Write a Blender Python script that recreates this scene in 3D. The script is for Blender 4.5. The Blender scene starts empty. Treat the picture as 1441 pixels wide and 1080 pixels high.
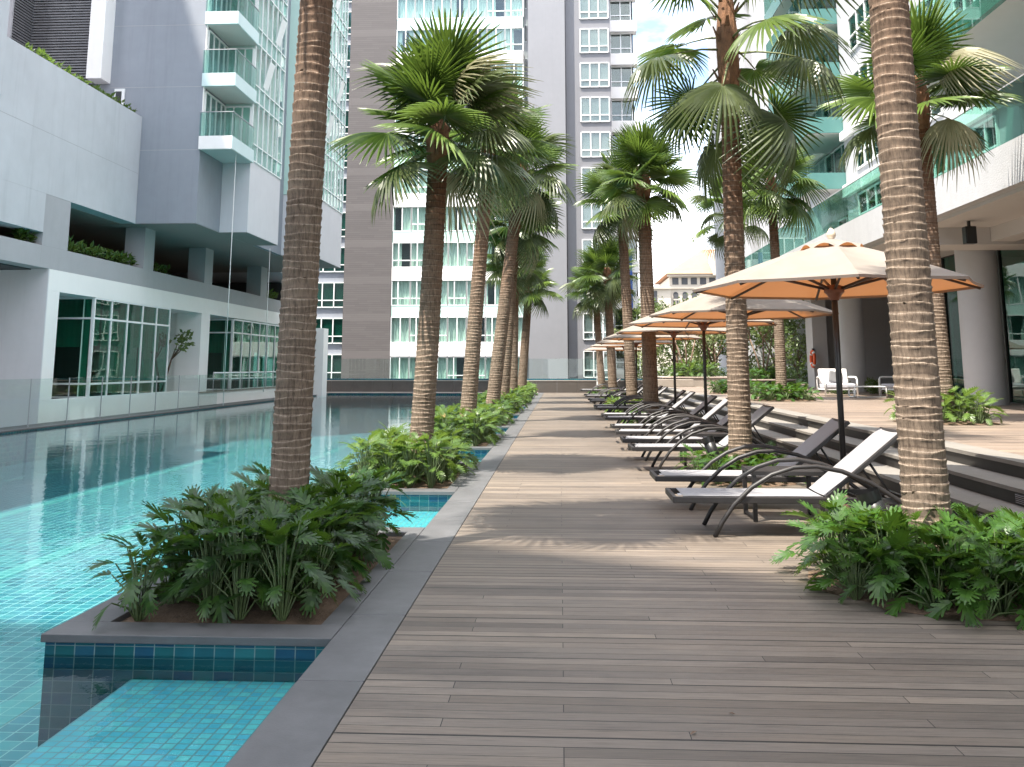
import bpy, math, random
from mathutils import Vector, Matrix
R = math.radians
rnd = random.Random(7)
sc = bpy.context.scene
COL = sc.collection

# ------------------------------------------------------------------ helpers
class MB:
    """collects geometry and links it as ONE mesh object"""
    def __init__(s): s.v = []; s.f = []; s.m = []; s.s = []; s.att = {}
    def face(s, pts, m=0, smooth=False):
        n = len(s.v); s.v += [tuple(p) for p in pts]
        s.f.append(tuple(range(n, n + len(pts)))); s.m.append(m); s.s.append(smooth)
    def box(s, x0, x1, y0, y1, z0, z1, m=0):
        n = len(s.v)
        s.v += [(x, y, z) for z in (z0, z1) for y in (y0, y1) for x in (x0, x1)]
        for q in ((0, 2, 3, 1), (4, 5, 7, 6), (0, 1, 5, 4), (2, 6, 7, 3), (0, 4, 6, 2), (1, 3, 7, 5)):
            s.f.append(tuple(n + i for i in q)); s.m.append(m); s.s.append(False)
    def obox(s, M, sx, sy, sz, m=0):
        n = len(s.v)
        for z in (-.5, .5):
            for y in (-.5, .5):
                for x in (-.5, .5): s.v.append(tuple(M @ Vector((x * sx, y * sy, z * sz))))
        for q in ((0, 2, 3, 1), (4, 5, 7, 6), (0, 1, 5, 4), (2, 6, 7, 3), (0, 4, 6, 2), (1, 3, 7, 5)):
            s.f.append(tuple(n + i for i in q)); s.m.append(m); s.s.append(False)
    def grid(s, rows, m=0, close=False, smooth=True):
        n = len(s.v); k = len(rows[0])
        for r in rows: s.v += [tuple(p) for p in r]
        for i in range(len(rows) - 1):
            for j in range(k if close else k - 1):
                a = n + i * k + j; b = n + i * k + (j + 1) % k
                s.f.append((a, b, b + k, a + k)); s.m.append(m); s.s.append(smooth)
        return n
    def tube(s, path, rad, n=8, m=0, cap=True, smooth=True, flat=1.0, up=(0, 0, 1)):
        path = [Vector(p) for p in path]
        if not hasattr(rad, '__len__'): rad = [rad] * len(path)
        rows = []; up = Vector(up)
        for i, p in enumerate(path):
            t = (path[min(i + 1, len(path) - 1)] - path[max(i - 1, 0)]).normalized()
            u = up if abs(t.dot(up)) < .97 else Vector((1, 0, 0))
            a = t.cross(u).normalized(); b = a.cross(t).normalized()
            rows.append([p + (a * math.cos(6.28319 * j / n) + b * math.sin(6.28319 * j / n) * flat) * rad[i] for j in range(n)])
        k = s.grid(rows, m, True, smooth)
        if cap:
            s.f.append(tuple(k + j for j in range(n))[::-1]); s.m.append(m); s.s.append(False)
            e = k + (len(rows) - 1) * n
            s.f.append(tuple(e + j for j in range(n))); s.m.append(m); s.s.append(False)
    def lathe(s, prof, c=(0, 0, 0), n=24, m=0, smooth=True):
        rows = [[(c[0] + r * math.cos(6.28319 * j / n), c[1] + r * math.sin(6.28319 * j / n), c[2] + z) for j in range(n)] for r, z in prof]
        s.grid(rows, m, True, smooth)
    def prism(s, outline, d, m=0):
        """outline: list of 3-D points (planar), extruded by vector d"""
        o = [Vector(p) for p in outline]; d = Vector(d); n = len(o)
        s.face(o[::-1], m); s.face([p + d for p in o], m)
        for i in range(n):
            a, b = o[i], o[(i + 1) % n]; s.face([a, b, b + d, a + d], m)
    def mesh(s, name, mats):
        me = bpy.data.meshes.new(name); me.from_pydata(s.v, [], s.f)
        for m in (mats if isinstance(mats, (list, tuple)) else [mats]): me.materials.append(m)
        me.polygons.foreach_set('material_index', s.m); me.polygons.foreach_set('use_smooth', s.s)
        for k, vals in s.att.items():
            at = me.attributes.new(k, 'FLOAT', 'POINT'); at.data.foreach_set('value', vals)
        me.update(); return me
    def build(s, name, mats, parent=None, bevel=0):
        return link(name, s.mesh(name, mats), parent, bevel)

def link(name, me, parent=None, bevel=0):
    o = bpy.data.objects.new(name, me); COL.objects.link(o)
    if parent: o.parent = parent
    if bevel:
        b = o.modifiers.new('bevel', 'BEVEL'); b.width = bevel; b.segments = 2; b.limit_method = 'ANGLE'; b.angle_limit = R(40)
    return o
def tag(o, label=None, cat=None, group=None, kind=None):
    if label: o['label'] = label
    if cat: o['category'] = cat
    if group: o['group'] = group
    if kind: o['kind'] = kind
    return o
def empty(name, loc=(0, 0, 0), rz=0, label=None, cat=None, group=None):
    o = bpy.data.objects.new(name, None); COL.objects.link(o); o.empty_display_size = .2
    o.location = loc; o.rotation_euler = (0, 0, rz); return tag(o, label, cat, group)
def structure(o): o['kind'] = 'structure'; return o
def copy_tree(o, parent=None):
    c = o.copy(); COL.objects.link(c); c.parent = parent
    for ch in list(o.children): copy_tree(ch, c)
    return c
ORD = ['nearest', 'second', 'third', 'fourth', 'fifth', 'sixth', 'seventh', 'eighth', 'ninth']

# ------------------------------------------------------------------ materials
class NT:
    def __init__(s, name):
        s.mat = bpy.data.materials.new(name); s.mat.use_nodes = True; s.t = s.mat.node_tree
        s.t.nodes.clear(); s.out = s.n('ShaderNodeOutputMaterial')
    def n(s, typ, inp=None, **kw):
        nd = s.t.nodes.new(typ)
        for k, v in kw.items(): setattr(nd, k, v)
        for k, v in (inp or {}).items(): s.set(nd, k, v)
        return nd
    def set(s, nd, k, v):
        sk = nd.inputs[k]
        if hasattr(v, 'outputs'): v = v.outputs[0]
        if isinstance(v, bpy.types.NodeSocket): s.t.links.new(v, sk)
        else:
            if sk.type == 'RGBA' and len(v) == 3: v = (*v, 1)
            sk.default_value = v
    def coord(s, scale=(1, 1, 1), which='Object'):
        tc = s.n('ShaderNodeTexCoord'); mp = s.n('ShaderNodeMapping', {'Vector': tc.outputs[which], 'Scale': scale}); return mp
    def noise(s, vec, scale, detail=4, rough=.55):
        return s.n('ShaderNodeTexNoise', {'Vector': vec, 'Scale': scale, 'Detail': detail, 'Roughness': rough})
    def ramp(s, fac, stops):
        r = s.n('ShaderNodeValToRGB', {'Fac': fac}); e = r.color_ramp.elements
        while len(e) < len(stops): e.new(.5)
        for el, (p, c) in zip(e, stops): el.position = p; el.color = (*c, 1) if len(c) == 3 else c
        return r
    def math(s, op, a, b=0.0, c=0.0):
        nd = s.n('ShaderNodeMath', operation=op)
        for i, v in enumerate((a, b, c)):
            if i < len(nd.inputs): s.set(nd, i, v)
        return nd
    def mix(s, fac, a, b, blend='MIX'):
        nd = s.n('ShaderNodeMix', data_type='RGBA', blend_type=blend)
        s.set(nd, 0, fac); s.set(nd, 6, a); s.set(nd, 7, b); return nd.outputs[2]
    def bump(s, h, strength=.3, dist=.02, normal=None):
        nd = s.n('ShaderNodeBump', {'Height': h, 'Strength': strength, 'Distance': dist})
        if normal: s.set(nd, 'Normal', normal)
        return nd
    def principled(s, **kw):
        return s.n('ShaderNodeBsdfPrincipled', {k.replace('_', ' '): v for k, v in kw.items()})
    def done(s, sh):
        s.t.links.new(sh.outputs[0], s.out.inputs[0]); return s.mat

def plain(name, c, rough=.6, metal=0, var=.12, scale=3, bump=0, bscale=60, spec=.5, streak=0):
    t = NT(name); co = t.coord()
    n1 = t.noise(co, scale, 6, .62); n2 = t.noise(co, scale * 7, 3)
    f = t.math('ADD', t.math('MULTIPLY', n1, .7), t.math('MULTIPLY', n2, .3))
    col = t.ramp(f, [(.3, tuple(x * (1 - var) for x in c)), (.7, tuple(min(1, x * (1 + var)) for x in c))])
    colo = col.outputs[0]
    if streak:
        co2 = t.coord((2.2, 2.2, .12)); ns = t.noise(co2, 2.0, 5, .7)
        sf = t.ramp(ns, [(.52, (0, 0, 0)), (.75, (1, 1, 1))])
        colo = t.mix(t.math('MULTIPLY', sf, streak), colo, tuple(x * .62 for x in c))
    kw = dict(Base_Color=colo, Roughness=rough, Metallic=metal, Specular_IOR_Level=spec)
    if bump:
        bn = t.noise(co, bscale, 5, .6); kw['Normal'] = t.bump(bn, bump, .01)
    return t.done(t.principled(**kw))

def glass(name, tint, ior=1.5, rough=.0, boost=0.0, wob=0.0):
    """thin pane: Fresnel mirror over tinted see-through"""
    t = NT(name)
    geo = t.n('ShaderNodeNewGeometry'); dt = t.n('ShaderNodeVectorMath', {0: geo.outputs['Normal'], 1: geo.outputs['Incoming']}, operation='DOT_PRODUCT')
    c1 = t.math('SUBTRACT', 1.0, t.math('ABSOLUTE', dt.outputs['Value'])); f0 = ((ior - 1) / (ior + 1)) ** 2
    fr = t.math('ADD', t.math('MULTIPLY', t.math('POWER', c1, 5.0), .62), f0 + boost); fr.use_clamp = True
    gl = t.n('ShaderNodeBsdfGlossy', {'Color': (.95, .98, .97), 'Roughness': rough})
    if wob:
        bn = t.noise(t.coord(), .35, 2); t.set(gl, 'Normal', t.bump(bn, wob, .3))
    tr = t.n('ShaderNodeBsdfTransparent', {'Color': tint})
    return t.done(t.n('ShaderNodeMixShader', {0: fr, 1: tr, 2: gl}))

M = {}
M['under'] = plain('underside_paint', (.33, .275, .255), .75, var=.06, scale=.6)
M['back_wall'] = plain('lounge_wall_paint', (.40, .39, .39), .75, var=.05, scale=.6)
M['white'] = plain('white_paint', (.90, .875, .86), .55, var=.03, scale=.6, bump=.05, streak=.05)
M['white_metal'] = plain('white_metal', (.82, .83, .83), .35, var=.02)
M['lilac'] = plain('lilac_grey_paint', (.62, .61, .64), .7, var=.05, scale=.5, bump=.15, streak=.12)
M['pale_grey'] = plain('pale_grey_paint', (.53, .535, .565), .7, var=.09, scale=.35, bump=.15, streak=.30)
M['blue_grey'] = plain('blue_grey_paint', (.265, .285, .325), .7, var=.09, scale=.35, bump=.15, streak=.26)
M['mid_grey'] = plain('mid_grey_paint', (.40, .395, .415), .7, var=.06, scale=.6, bump=.1, streak=.12)
M['dark_grey'] = plain('dark_grey_paint', (.06, .062, .067), .8, var=.15)
M['slab_grey'] = plain('slab_grey_paint', (.235, .237, .255), .7, var=.05, scale=.4, bump=.1, streak=.1)
M['wing_grey'] = plain('wing_grey_paint', (.20, .20, .217), .7, var=.05, scale=.4, bump=.1, streak=.08)
M['stucco'] = plain('rough_stucco', (.47, .47, .48), .85, var=.07, scale=2, bump=.9, bscale=28, streak=.12)
M['soffit'] = plain('soffit_paint', (.58, .56, .54), .8, var=.04, scale=.5)
M['column'] = plain('column_paint', (.50, .50, .51), .7, var=.05, scale=.8, bump=.08)
M['wall_r'] = plain('right_wall_paint', (.45, .45, .47), .7, var=.04, scale=.6, bump=.1, streak=.1)
M['stone'] = plain('coping_stone', (.095, .095, .099), .5, var=.28, scale=1.6, bump=.12, bscale=120)
M['dark_stone'] = plain('dark_wall_stone', (.085, .074, .066), .45, var=.18, scale=1.2)
M['sand_stone'] = plain('pale_coping', (.50, .42, .37), .6, var=.1, scale=2)
M['ledge_stone'] = plain('ledge_stone', (.30, .26, .22), .6, var=.15, scale=2)
M['soil'] = plain('garden_soil', (.12, .078, .05), .95, var=.5, scale=14, bump=1, bscale=45)
M['black'] = plain('black_metal', (.018, .018, .019), .38, var=.25, scale=8)
M['char'] = plain('charcoal_frame', (.020, .018, .018), .48, var=.25, scale=9)
M['dkplastic'] = plain('black_plastic', (.012, .012, .013), .35, var=.2)
M['bronze'] = plain('bronze_sleeve', (.42, .33, .23), .35, 1, var=.2)
M['wood_dk'] = plain('dark_wood', (.065, .035, .022), .45, var=.3, scale=12)
M['wood_red'] = plain('reddish_hub', (.16, .055, .025), .45, var=.2, scale=10)
M['finial'] = plain('finial_wood', (.62, .50, .38), .45, var=.12, scale=20)
M['cushion'] = plain('grey_cushion', (.55, .55, .60), .9, var=.05, scale=10, bump=.2, bscale=300)
M['pillow'] = plain('dark_cushion', (.16, .16, .165), .9, var=.1, scale=10, bump=.2, bscale=300)
M['orange'] = plain('orange_ring', (.72, .11, .03), .5, var=.1)
M['teal'] = plain('teal_spandrel', (.09, .215, .20), .18, var=.06, scale=1)
M['aqua'] = plain('aqua_spandrel', (.60, .745, .75), .16, var=.04, scale=1)
M['aqua2'] = plain('pale_spandrel', (.54, .73, .67), .16, var=.04, scale=1)
M['curtain'] = plain('pale_curtain', (.66, .73, .69), .9, var=.05, scale=3)
M['curtain_g'] = plain('green_curtain', (.44, .64, .57), .9, var=.1, scale=3)
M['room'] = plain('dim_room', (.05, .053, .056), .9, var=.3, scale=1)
M['cream'] = plain('cream_stone', (.46, .41, .345), .8, var=.05, scale=.5)
M['roof_tile'] = plain('orange_roof', (.36, .19, .115), .8, var=.12, scale=1)
M['blue'] = plain('blue_banner', (.03, .09, .38), .6, var=.08)
M['rope'] = plain('pale_rope', (.7, .7, .68), .8, var=.05)
M['grd'] = plain('city_ground', (.18, .18, .17), .9, var=.2, scale=.1)
M['rail_aqua'] = glass('aqua_rail_glass', (.74, .89, .86), 1.45, boost=.02)
M['pane'] = glass('window_pane', (.87, .94, .915), 1.5, boost=.02)
M['pane_dark'] = glass('tinted_pane', (.32, .62, .54), 1.52, boost=.02, wob=.04)
M['pane_teal'] = glass('teal_pane', (.84, .945, .92), 1.5, boost=.06)
M['rail_glass'] = glass('rail_glass', (.91, .96, .95), 1.4)
M['rail_teal'] = glass('teal_rail_glass', (.48, .70, .64), 1.5, boost=.02)

def deck_mat(name, tones, bw=.086):
    t = NT(name); tc = t.n('ShaderNodeTexCoord'); sp = t.n('ShaderNodeSeparateXYZ', {0: tc.outputs['Object']})
    x, y = sp.outputs[0], sp.outputs[1]
    ry = t.math('DIVIDE', y, bw); row = t.math('FLOOR', ry); fy = t.math('FRACT', ry)
    # boards laid in bays two or three rows share a joint
    grp = t.math('FLOOR', t.math('DIVIDE', row, 1.0))
    wn = t.n('ShaderNodeTexWhiteNoise', {'W': grp}, noise_dimensions='1D')
    # joints gather on joist lines, as laid on site
    jit = t.math('MULTIPLY', t.math('FLOOR', t.math('MULTIPLY', wn, 5)), .52)
    bx = t.math('DIVIDE', t.math('ADD', x, jit), 2.6); bid = t.math('FLOOR', bx); fx = t.math('FRACT', bx)
    cv = t.n('ShaderNodeCombineXYZ', {0: bid, 1: row, 2: .5})
    w2 = t.n('ShaderNodeTexWhiteNoise', {'Vector': cv}, noise_dimensions='3D')
    base = t.ramp(w2, [(0, tones[0]), (.45, tones[1]), (.8, tones[2]), (1, tones[3])])
    off = t.n('ShaderNodeVectorMath', {0: tc.outputs['Object'], 1: t.n('ShaderNodeCombineXYZ', {0: 0.0, 1: t.math('MULTIPLY', w2, 9.), 2: 0.0})}, operation='ADD')
    gm = t.n('ShaderNodeMapping', {'Vector': off, 'Scale': (1.6, 42, 1)})
    gr = t.noise(gm, 2.4, 7, .68)
    g = t.ramp(gr, [(.28, (.50, .48, .47)), (.50, (1, 1, 1)), (.74, (1.30, 1.27, 1.22))])
    col = t.mix(1.0, base.outputs[0], g.outputs[0], 'MULTIPLY')
    st = t.noise(t.coord((.55, .8, 1)), .9, 5, .65)
    stf = t.ramp(st, [(.50, (0, 0, 0)), (.72, (1, 1, 1))])
    col = t.mix(t.math('MULTIPLY', stf, .40), col, (.062, .055, .05))
    gw = t.math('MULTIPLY_ADD', t.math('POWER', wn, 2.2), .17, .03)
    w3 = t.n('ShaderNodeTexWhiteNoise', {'W': t.math('ADD', row, 71.3)}, noise_dimensions='1D')
    col = t.mix(1.0, col, t.ramp(w3, [(0, (.80, .79, .79)), (.5, (1, 1, 1)), (1, (1.14, 1.12, 1.09))]).outputs[0], 'MULTIPLY')
    bl = t.noise(t.coord((.35, 1.6, 1)), 1.1, 6, .7)
    col = t.mix(1.0, col, t.ramp(bl, [(.32, (.70, .69, .70)), (.5, (1, 1, 1)), (.70, (1.18, 1.15, 1.10))]).outputs[0], 'MULTIPLY')
    gap = t.math('MAXIMUM', t.math('LESS_THAN', fy, gw), t.math('LESS_THAN', fx, .0016))
    col = t.mix(gap, col, (.012, .010, .009))
    hgt = t.math('SUBTRACT', t.math('MULTIPLY', gr, .25), gap)
    return t.done(t.principled(Base_Color=col, Roughness=t.math('ADD', t.math('MULTIPLY', gr, .25), .42), Specular_IOR_Level=.42, Normal=t.bump(hgt, .5, .006)))
M['deck'] = deck_mat('weathered_deck', [(.120, .099, .081), (.147, .123, .102), (.164, .138, .114), (.188, .156, .126)], .093)
M['deck2'] = deck_mat('upper_deck', [(.18, .14, .112), (.215, .168, .136), (.25, .20, .162), (.28, .22, .175)], .1)
M['tread'] = plain('tread_boards', (.20, .185, .165), .6, var=.14, scale=2.2, bump=.2, bscale=70)
M['riser'] = plain('riser_board', (.022, .020, .018), .55, var=.25, scale=3)

def tile_mat(name, size, tones, grout, gw=.06, axis='xy', rough=.25, size2=None):
    t = NT(name); tc = t.n('ShaderNodeTexCoord'); sp = t.n('ShaderNodeSeparateXYZ', {0: tc.outputs['Object']})
    ix = {'x': 0, 'y': 1, 'z': 2}; a, b = sp.outputs[ix[axis[0]]], sp.outputs[ix[axis[1]]]
    ra = t.math('DIVIDE', a, size); rb = t.math('DIVIDE', b, size2 or size)
    cv = t.n('ShaderNodeCombineXYZ', {0: t.math('FLOOR', ra), 1: t.math('FLOOR', rb), 2: .5})
    w = t.n('ShaderNodeTexWhiteNoise', {'Vector': cv}, noise_dimensions='3D')
    col = t.ramp(w, [(i / (len(tones) - 1), c) for i, c in enumerate(tones)]).outputs[0]
    nz = t.noise(t.coord(), 9, 4); col = t.mix(.35, col, t.ramp(nz, [(.3, (.75, .75, .75)), (.7, (1.25, 1.25, 1.25))]).outputs[0], 'MULTIPLY')
    g = t.math('MAXIMUM', t.math('LESS_THAN', t.math('FRACT', ra), gw), t.math('LESS_THAN', t.math('FRACT', rb), gw))
    col = t.mix(g, col, grout)
    return t.done(t.principled(Base_Color=col, Roughness=t.math('ADD', t.math('MULTIPLY', g, .5), rough), Normal=t.bump(g, -.3, .004)))
TEAL = [(.006, .085, .15), (.012, .15, .20), (.02, .22, .25), (.008, .11, .20), (.03, .27, .28)]
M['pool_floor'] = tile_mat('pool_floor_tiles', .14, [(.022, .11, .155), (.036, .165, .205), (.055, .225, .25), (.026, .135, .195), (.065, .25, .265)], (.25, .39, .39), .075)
M['pool_lane'] = tile_mat('pool_lane_tiles', .14, [(.06, .25, .26), (.08, .29, .29)], (.25, .40, .39), .06)
M['pool_wall_y'] = tile_mat('pool_wall_tiles_y', .115, TEAL, (.22, .33, .33), .06, 'yz')
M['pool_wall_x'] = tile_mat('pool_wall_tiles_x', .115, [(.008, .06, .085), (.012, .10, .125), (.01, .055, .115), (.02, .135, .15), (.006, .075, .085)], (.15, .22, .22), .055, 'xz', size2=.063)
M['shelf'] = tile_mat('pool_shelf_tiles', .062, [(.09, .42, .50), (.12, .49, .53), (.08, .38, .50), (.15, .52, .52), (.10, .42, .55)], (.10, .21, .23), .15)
M['cladding'] = None

def cladding():
    t = NT('stone_cladding'); tc = t.n('ShaderNodeTexCoord'); sp = t.n('ShaderNodeSeparateXYZ', {0: tc.outputs['Object']})
    a, b = sp.outputs[0], sp.outputs[2]
    row = t.math('FLOOR', t.math('DIVIDE', b, .15))
    wn = t.n('ShaderNodeTexWhiteNoise', {'W': row}, noise_dimensions='1D')
    cv = t.n('ShaderNodeCombineXYZ', {0: t.math('FLOOR', t.math('ADD', t.math('DIVIDE', a, .9), t.math('MULTIPLY', wn, 3))), 1: row, 2: .5})
    w = t.n('ShaderNodeTexWhiteNoise', {'Vector': cv}, noise_dimensions='3D')
    col = t.ramp(w, [(0, (.098, .088, .087)), (.5, (.104, .093, .092)), (1, (.111, .100, .098))]).outputs[0]
    g = t.math('LESS_THAN', t.math('FRACT', t.math('DIVIDE', b, .15)), .10)
    col = t.mix(g, col, (.070, .063, .062))
    big = t.math('GREATER_THAN', t.math('FRACT', t.math('DIVIDE', b, 2.55)), .80)
    col = t.mix(t.math('MULTIPLY', big, .5), col, (.135, .122, .119))
    return t.done(t.principled(Base_Color=col, Roughness=.75, Normal=t.bump(g, -.4, .02)))
M['cladding'] = cladding()

def louvre_mat():
    t = NT('louvre_metal'); co = t.coord(); n = t.noise(co, 4, 3)
    return t.done(t.principled(Base_Color=t.ramp(n, [(.3, (.17, .17, .18)), (.7, (.22, .22, .23))]).outputs[0], Roughness=.5, Metallic=.2))
M['louvre'] = louvre_mat()

def water():
    t = NT('pool_water'); co = t.coord((1, .8, 1))
    n1 = t.noise(co, 1.3, 2, .5); n2 = t.noise(co, 6.5, 3, .55); n3 = t.noise(co, 17, 2, .5)
    h = t.math('ADD', t.math('ADD', t.math('MULTIPLY', n1, .9), t.math('MULTIPLY', n2, .42)), t.math('MULTIPLY', n3, .16))
    bp = t.bump(h, .11, .05)
    fr = t.n('ShaderNodeFresnel', {'IOR': 1.27, 'Normal': bp})
    gl = t.n('ShaderNodeBsdfGlossy', {'Color': (.97, 1, 1), 'Roughness': .01, 'Normal': bp})
    tr = t.n('ShaderNodeBsdfTransparent', {'Color': (.80, .965, .97)})
    return t.done(t.n('ShaderNodeMixShader', {0: fr, 1: tr, 2: gl}))
M['water'] = water()

def leaf_mat(name, dark, light, trans, tw=.3, rough=.42, scale=6, spec=.5):
    t = NT(name); co = t.coord(); oi = t.n('ShaderNodeObjectInfo'); geo = t.n('ShaderNodeNewGeometry')
    n = t.noise(co, scale, 4)
    isl = geo.outputs['Random Per Island']
    f = t.math('ADD', t.math('MULTIPLY', n, .38), t.math('ADD', t.math('MULTIPLY', isl, .30), t.math('MULTIPLY', oi.outputs['Random'], .32)))
    col = t.ramp(f, [(.25, dark), (.75, light)]).outputs[0]
    p = t.principled(Base_Color=col, Roughness=rough, Specular_IOR_Level=spec)
    tl = t.n('ShaderNodeBsdfTranslucent', {'Color': t.mix(.5, col, trans)})
    return t.done(t.n('ShaderNodeMixShader', {0: tw, 1: p, 2: tl}))
M['frond'] = leaf_mat('palm_leaf', (.024, .054, .013), (.145, .215, .042), (.20, .31, .04), .30, .31, 3)
M['frond_old'] = leaf_mat('old_palm_leaf', (.030, .050, .018), (.115, .142, .055), (.22, .29, .07), .28, .36, 3)
M['petiole'] = plain('palm_petiole', (.13, .15, .055), .5, var=.25, scale=6)
M['fibre'] = plain('palm_fibre', (.19, .092, .045), .9, var=.5, scale=9, bump=1, bscale=60)
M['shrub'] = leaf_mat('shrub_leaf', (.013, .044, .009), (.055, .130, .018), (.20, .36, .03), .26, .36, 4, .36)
M['leaf_yellow'] = leaf_mat('yellowed_leaf', (.16, .13, .03), (.30, .22, .06), (.4, .35, .05), .3, .5, 4)
M['frond_dry'] = leaf_mat('dry_palm_leaf', (.20, .19, .10), (.40, .37, .24), (.4, .38, .2), .3, .55, 4)
M['shrub_sun'] = leaf_mat('sunlit_shrub_leaf', (.030, .072, .015), (.110, .180, .036), (.30, .45, .06), .3, .40, 4, .36)  # lighter copy of the shrub leaf, sunlit tone put into the colour
M['shrub_stem'] = plain('shrub_stem', (.09, .13, .05), .5, var=.3, scale=20)
M['tree_leaf'] = leaf_mat('tree_leaf', (.03, .062, .02), (.12, .17, .05), (.3, .42, .08), .34, .5, 2)
M['tree_leaf2'] = leaf_mat('pale_tree_leaf', (.08, .12, .04), (.25, .28, .13), (.4, .5, .15), .34, .5, 2)
M['bark'] = plain('tree_bark', (.15, .10, .07), .9, var=.35, scale=8, bump=.6, bscale=40)

def trunk_mat():
    t = NT('palm_trunk'); co = t.coord((9, 9, 1.4))
    ring = t.n('ShaderNodeAttribute', attribute_name='ring').outputs['Fac']
    hg = t.n('ShaderNodeAttribute', attribute_name='hgt').outputs['Fac']
    rid = t.n('ShaderNodeAttribute', attribute_name='rid').outputs['Fac']
    fib = t.noise(co, 5.5, 6, .7); big = t.noise(t.coord(), 2.2, 4, .6)
    hh = t.math('ADD', hg, t.math('MULTIPLY', t.math('SUBTRACT', big, .5), .35))
    base = t.ramp(hh, [(0, (.215, .165, .125)), (.40, (.19, .142, .105)), (.72, (.175, .105, .068)), (1, (.17, .075, .038))]).outputs[0]
    f = t.ramp(fib, [(.30, (.42, .40, .38)), (.52, (1, 1, 1)), (.75, (1.45, 1.42, 1.36))]).outputs[0]
    col = t.mix(1, base, f, 'MULTIPLY')
    col = t.mix(t.math('MULTIPLY', rid, .55), col, t.mix(1, col, (.55, .52, .5), 'MULTIPLY'))
    # the pale torn edge of each leaf scar, broken up by noise
    ed = t.n('ShaderNodeMapRange', {'Value': t.math('ADD', ring, t.math('MULTIPLY', t.math('SUBTRACT', fib, .5), .35)), 'From Min': .90, 'From Max': 1.02})
    col = t.mix(t.math('MULTIPLY', ed, .62), col, (.40, .335, .265))
    lo = t.n('ShaderNodeMapRange', {'Value': t.math('ADD', ring, t.math('MULTIPLY', t.math('SUBTRACT', fib, .5), .3)), 'From Min': .22, 'From Max': .0})
    col = t.mix(t.math('MULTIPLY', lo, .55), col, (.055, .038, .028))
    return t.done(t.principled(Base_Color=col, Roughness=.85, Specular_IOR_Level=.25, Normal=t.bump(fib, .9, .012)))
M['trunk'] = trunk_mat()

def canopy_mat():
    t = NT('canvas_canopy'); co = t.coord(); n = t.noise(co, 2.5, 5); w = t.noise(co, 260, 2)
    col = t.ramp(n, [(.3, (.27, .242, .213)), (.7, (.315, .285, .253))]).outputs[0]
    p = t.principled(Base_Color=col, Roughness=.85, Specular_IOR_Level=.2, Normal=t.bump(w, .15, .002))
    tl = t.n('ShaderNodeBsdfTranslucent', {'Color': (.50, .19, .06)})
    return t.done(t.n('ShaderNodeMixShader', {0: .25, 1: p, 2: tl}))
M['canvas'] = canopy_mat()
def sling():
    t = NT('grey_sling'); co = t.coord((1, 1, 1)); w = t.noise(co, 220, 2); n = t.noise(co, 3, 4)
    col = t.ramp(n, [(.3, (.25, .25, .262)), (.7, (.285, .285, .297))]).outputs[0]
    return t.done(t.principled(Base_Color=col, Roughness=.75, Normal=t.bump(w, .3, .002)))
M['sling'] = sling()
# ------------------------------------------------------------------ ground, deck, pool
WZ = -.11          # water level
def slab(name, x0, x1, y0, y1, z0, z1, m, bevel=0):
    b = MB(); b.box(x0, x1, y0, y1, z0, z1); return b.build(name, m, None, bevel)
structure(slab('ground', -400, 400, -300, 500, -9, -8.0, M['grd']))
structure(slab('deck', -.95, 4.03, -6, 53.5, -.30, 0, M['deck']))
structure(slab('upper_deck', 4.87, 20, -12, 54.2, -.30, .495, M['deck2']))

b = MB()                                     # stone kerb between deck and pool, laid in slabs
y = -6.0
while y < 53.4:
    y2 = min(y + 1.18, 53.4); b.box(-1.28, -.955, y + .003, y2 - .003, -.045, .004); y = y2
b.box(-1.25, -.953, -6, 53.4, -1.3, -.046, 1)
k = structure(b.build('pool_kerb', [M['stone'], M['pool_wall_y']], None, .004))

b = MB(); b.box(-16, -1.2, -6, 53.5, -1.3, -.9)
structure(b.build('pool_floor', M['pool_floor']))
b = MB()
for x in (-11.7, -9.1, -6.5, -3.9): b.box(x - .12, x + .12, -6, 53, -.899, -.896)
structure(b.build('pool_lane_marking', M['pool_lane']))
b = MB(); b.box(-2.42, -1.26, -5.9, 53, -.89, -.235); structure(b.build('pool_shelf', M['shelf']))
b = MB(); b.face([(-13.55, -6, WZ), (-1.24, -6, WZ), (-1.24, 53.02, WZ), (-13.55, 53.02, WZ)])
structure(b.build('pool_water', M['water']))
b = MB()
b.box(-14.35, -13.5, -6, 53.0, -1.3, -.085); b.box(-14.35, -13.46, -6, 53.0, -.084, -.05, 1)
structure(b.build('pool_edge', [M['pool_wall_y'], M['stone']]))
b = MB()
b.box(-14.3, -1.29, 53.02, 53.3, -1.3, -.02); b.box(-14.3, -1.29, 52.98, 53.5, -.019, .03, 1)
structure(b.build('pool_end', [M['pool_wall_x'], M['sand_stone']]))

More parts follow.
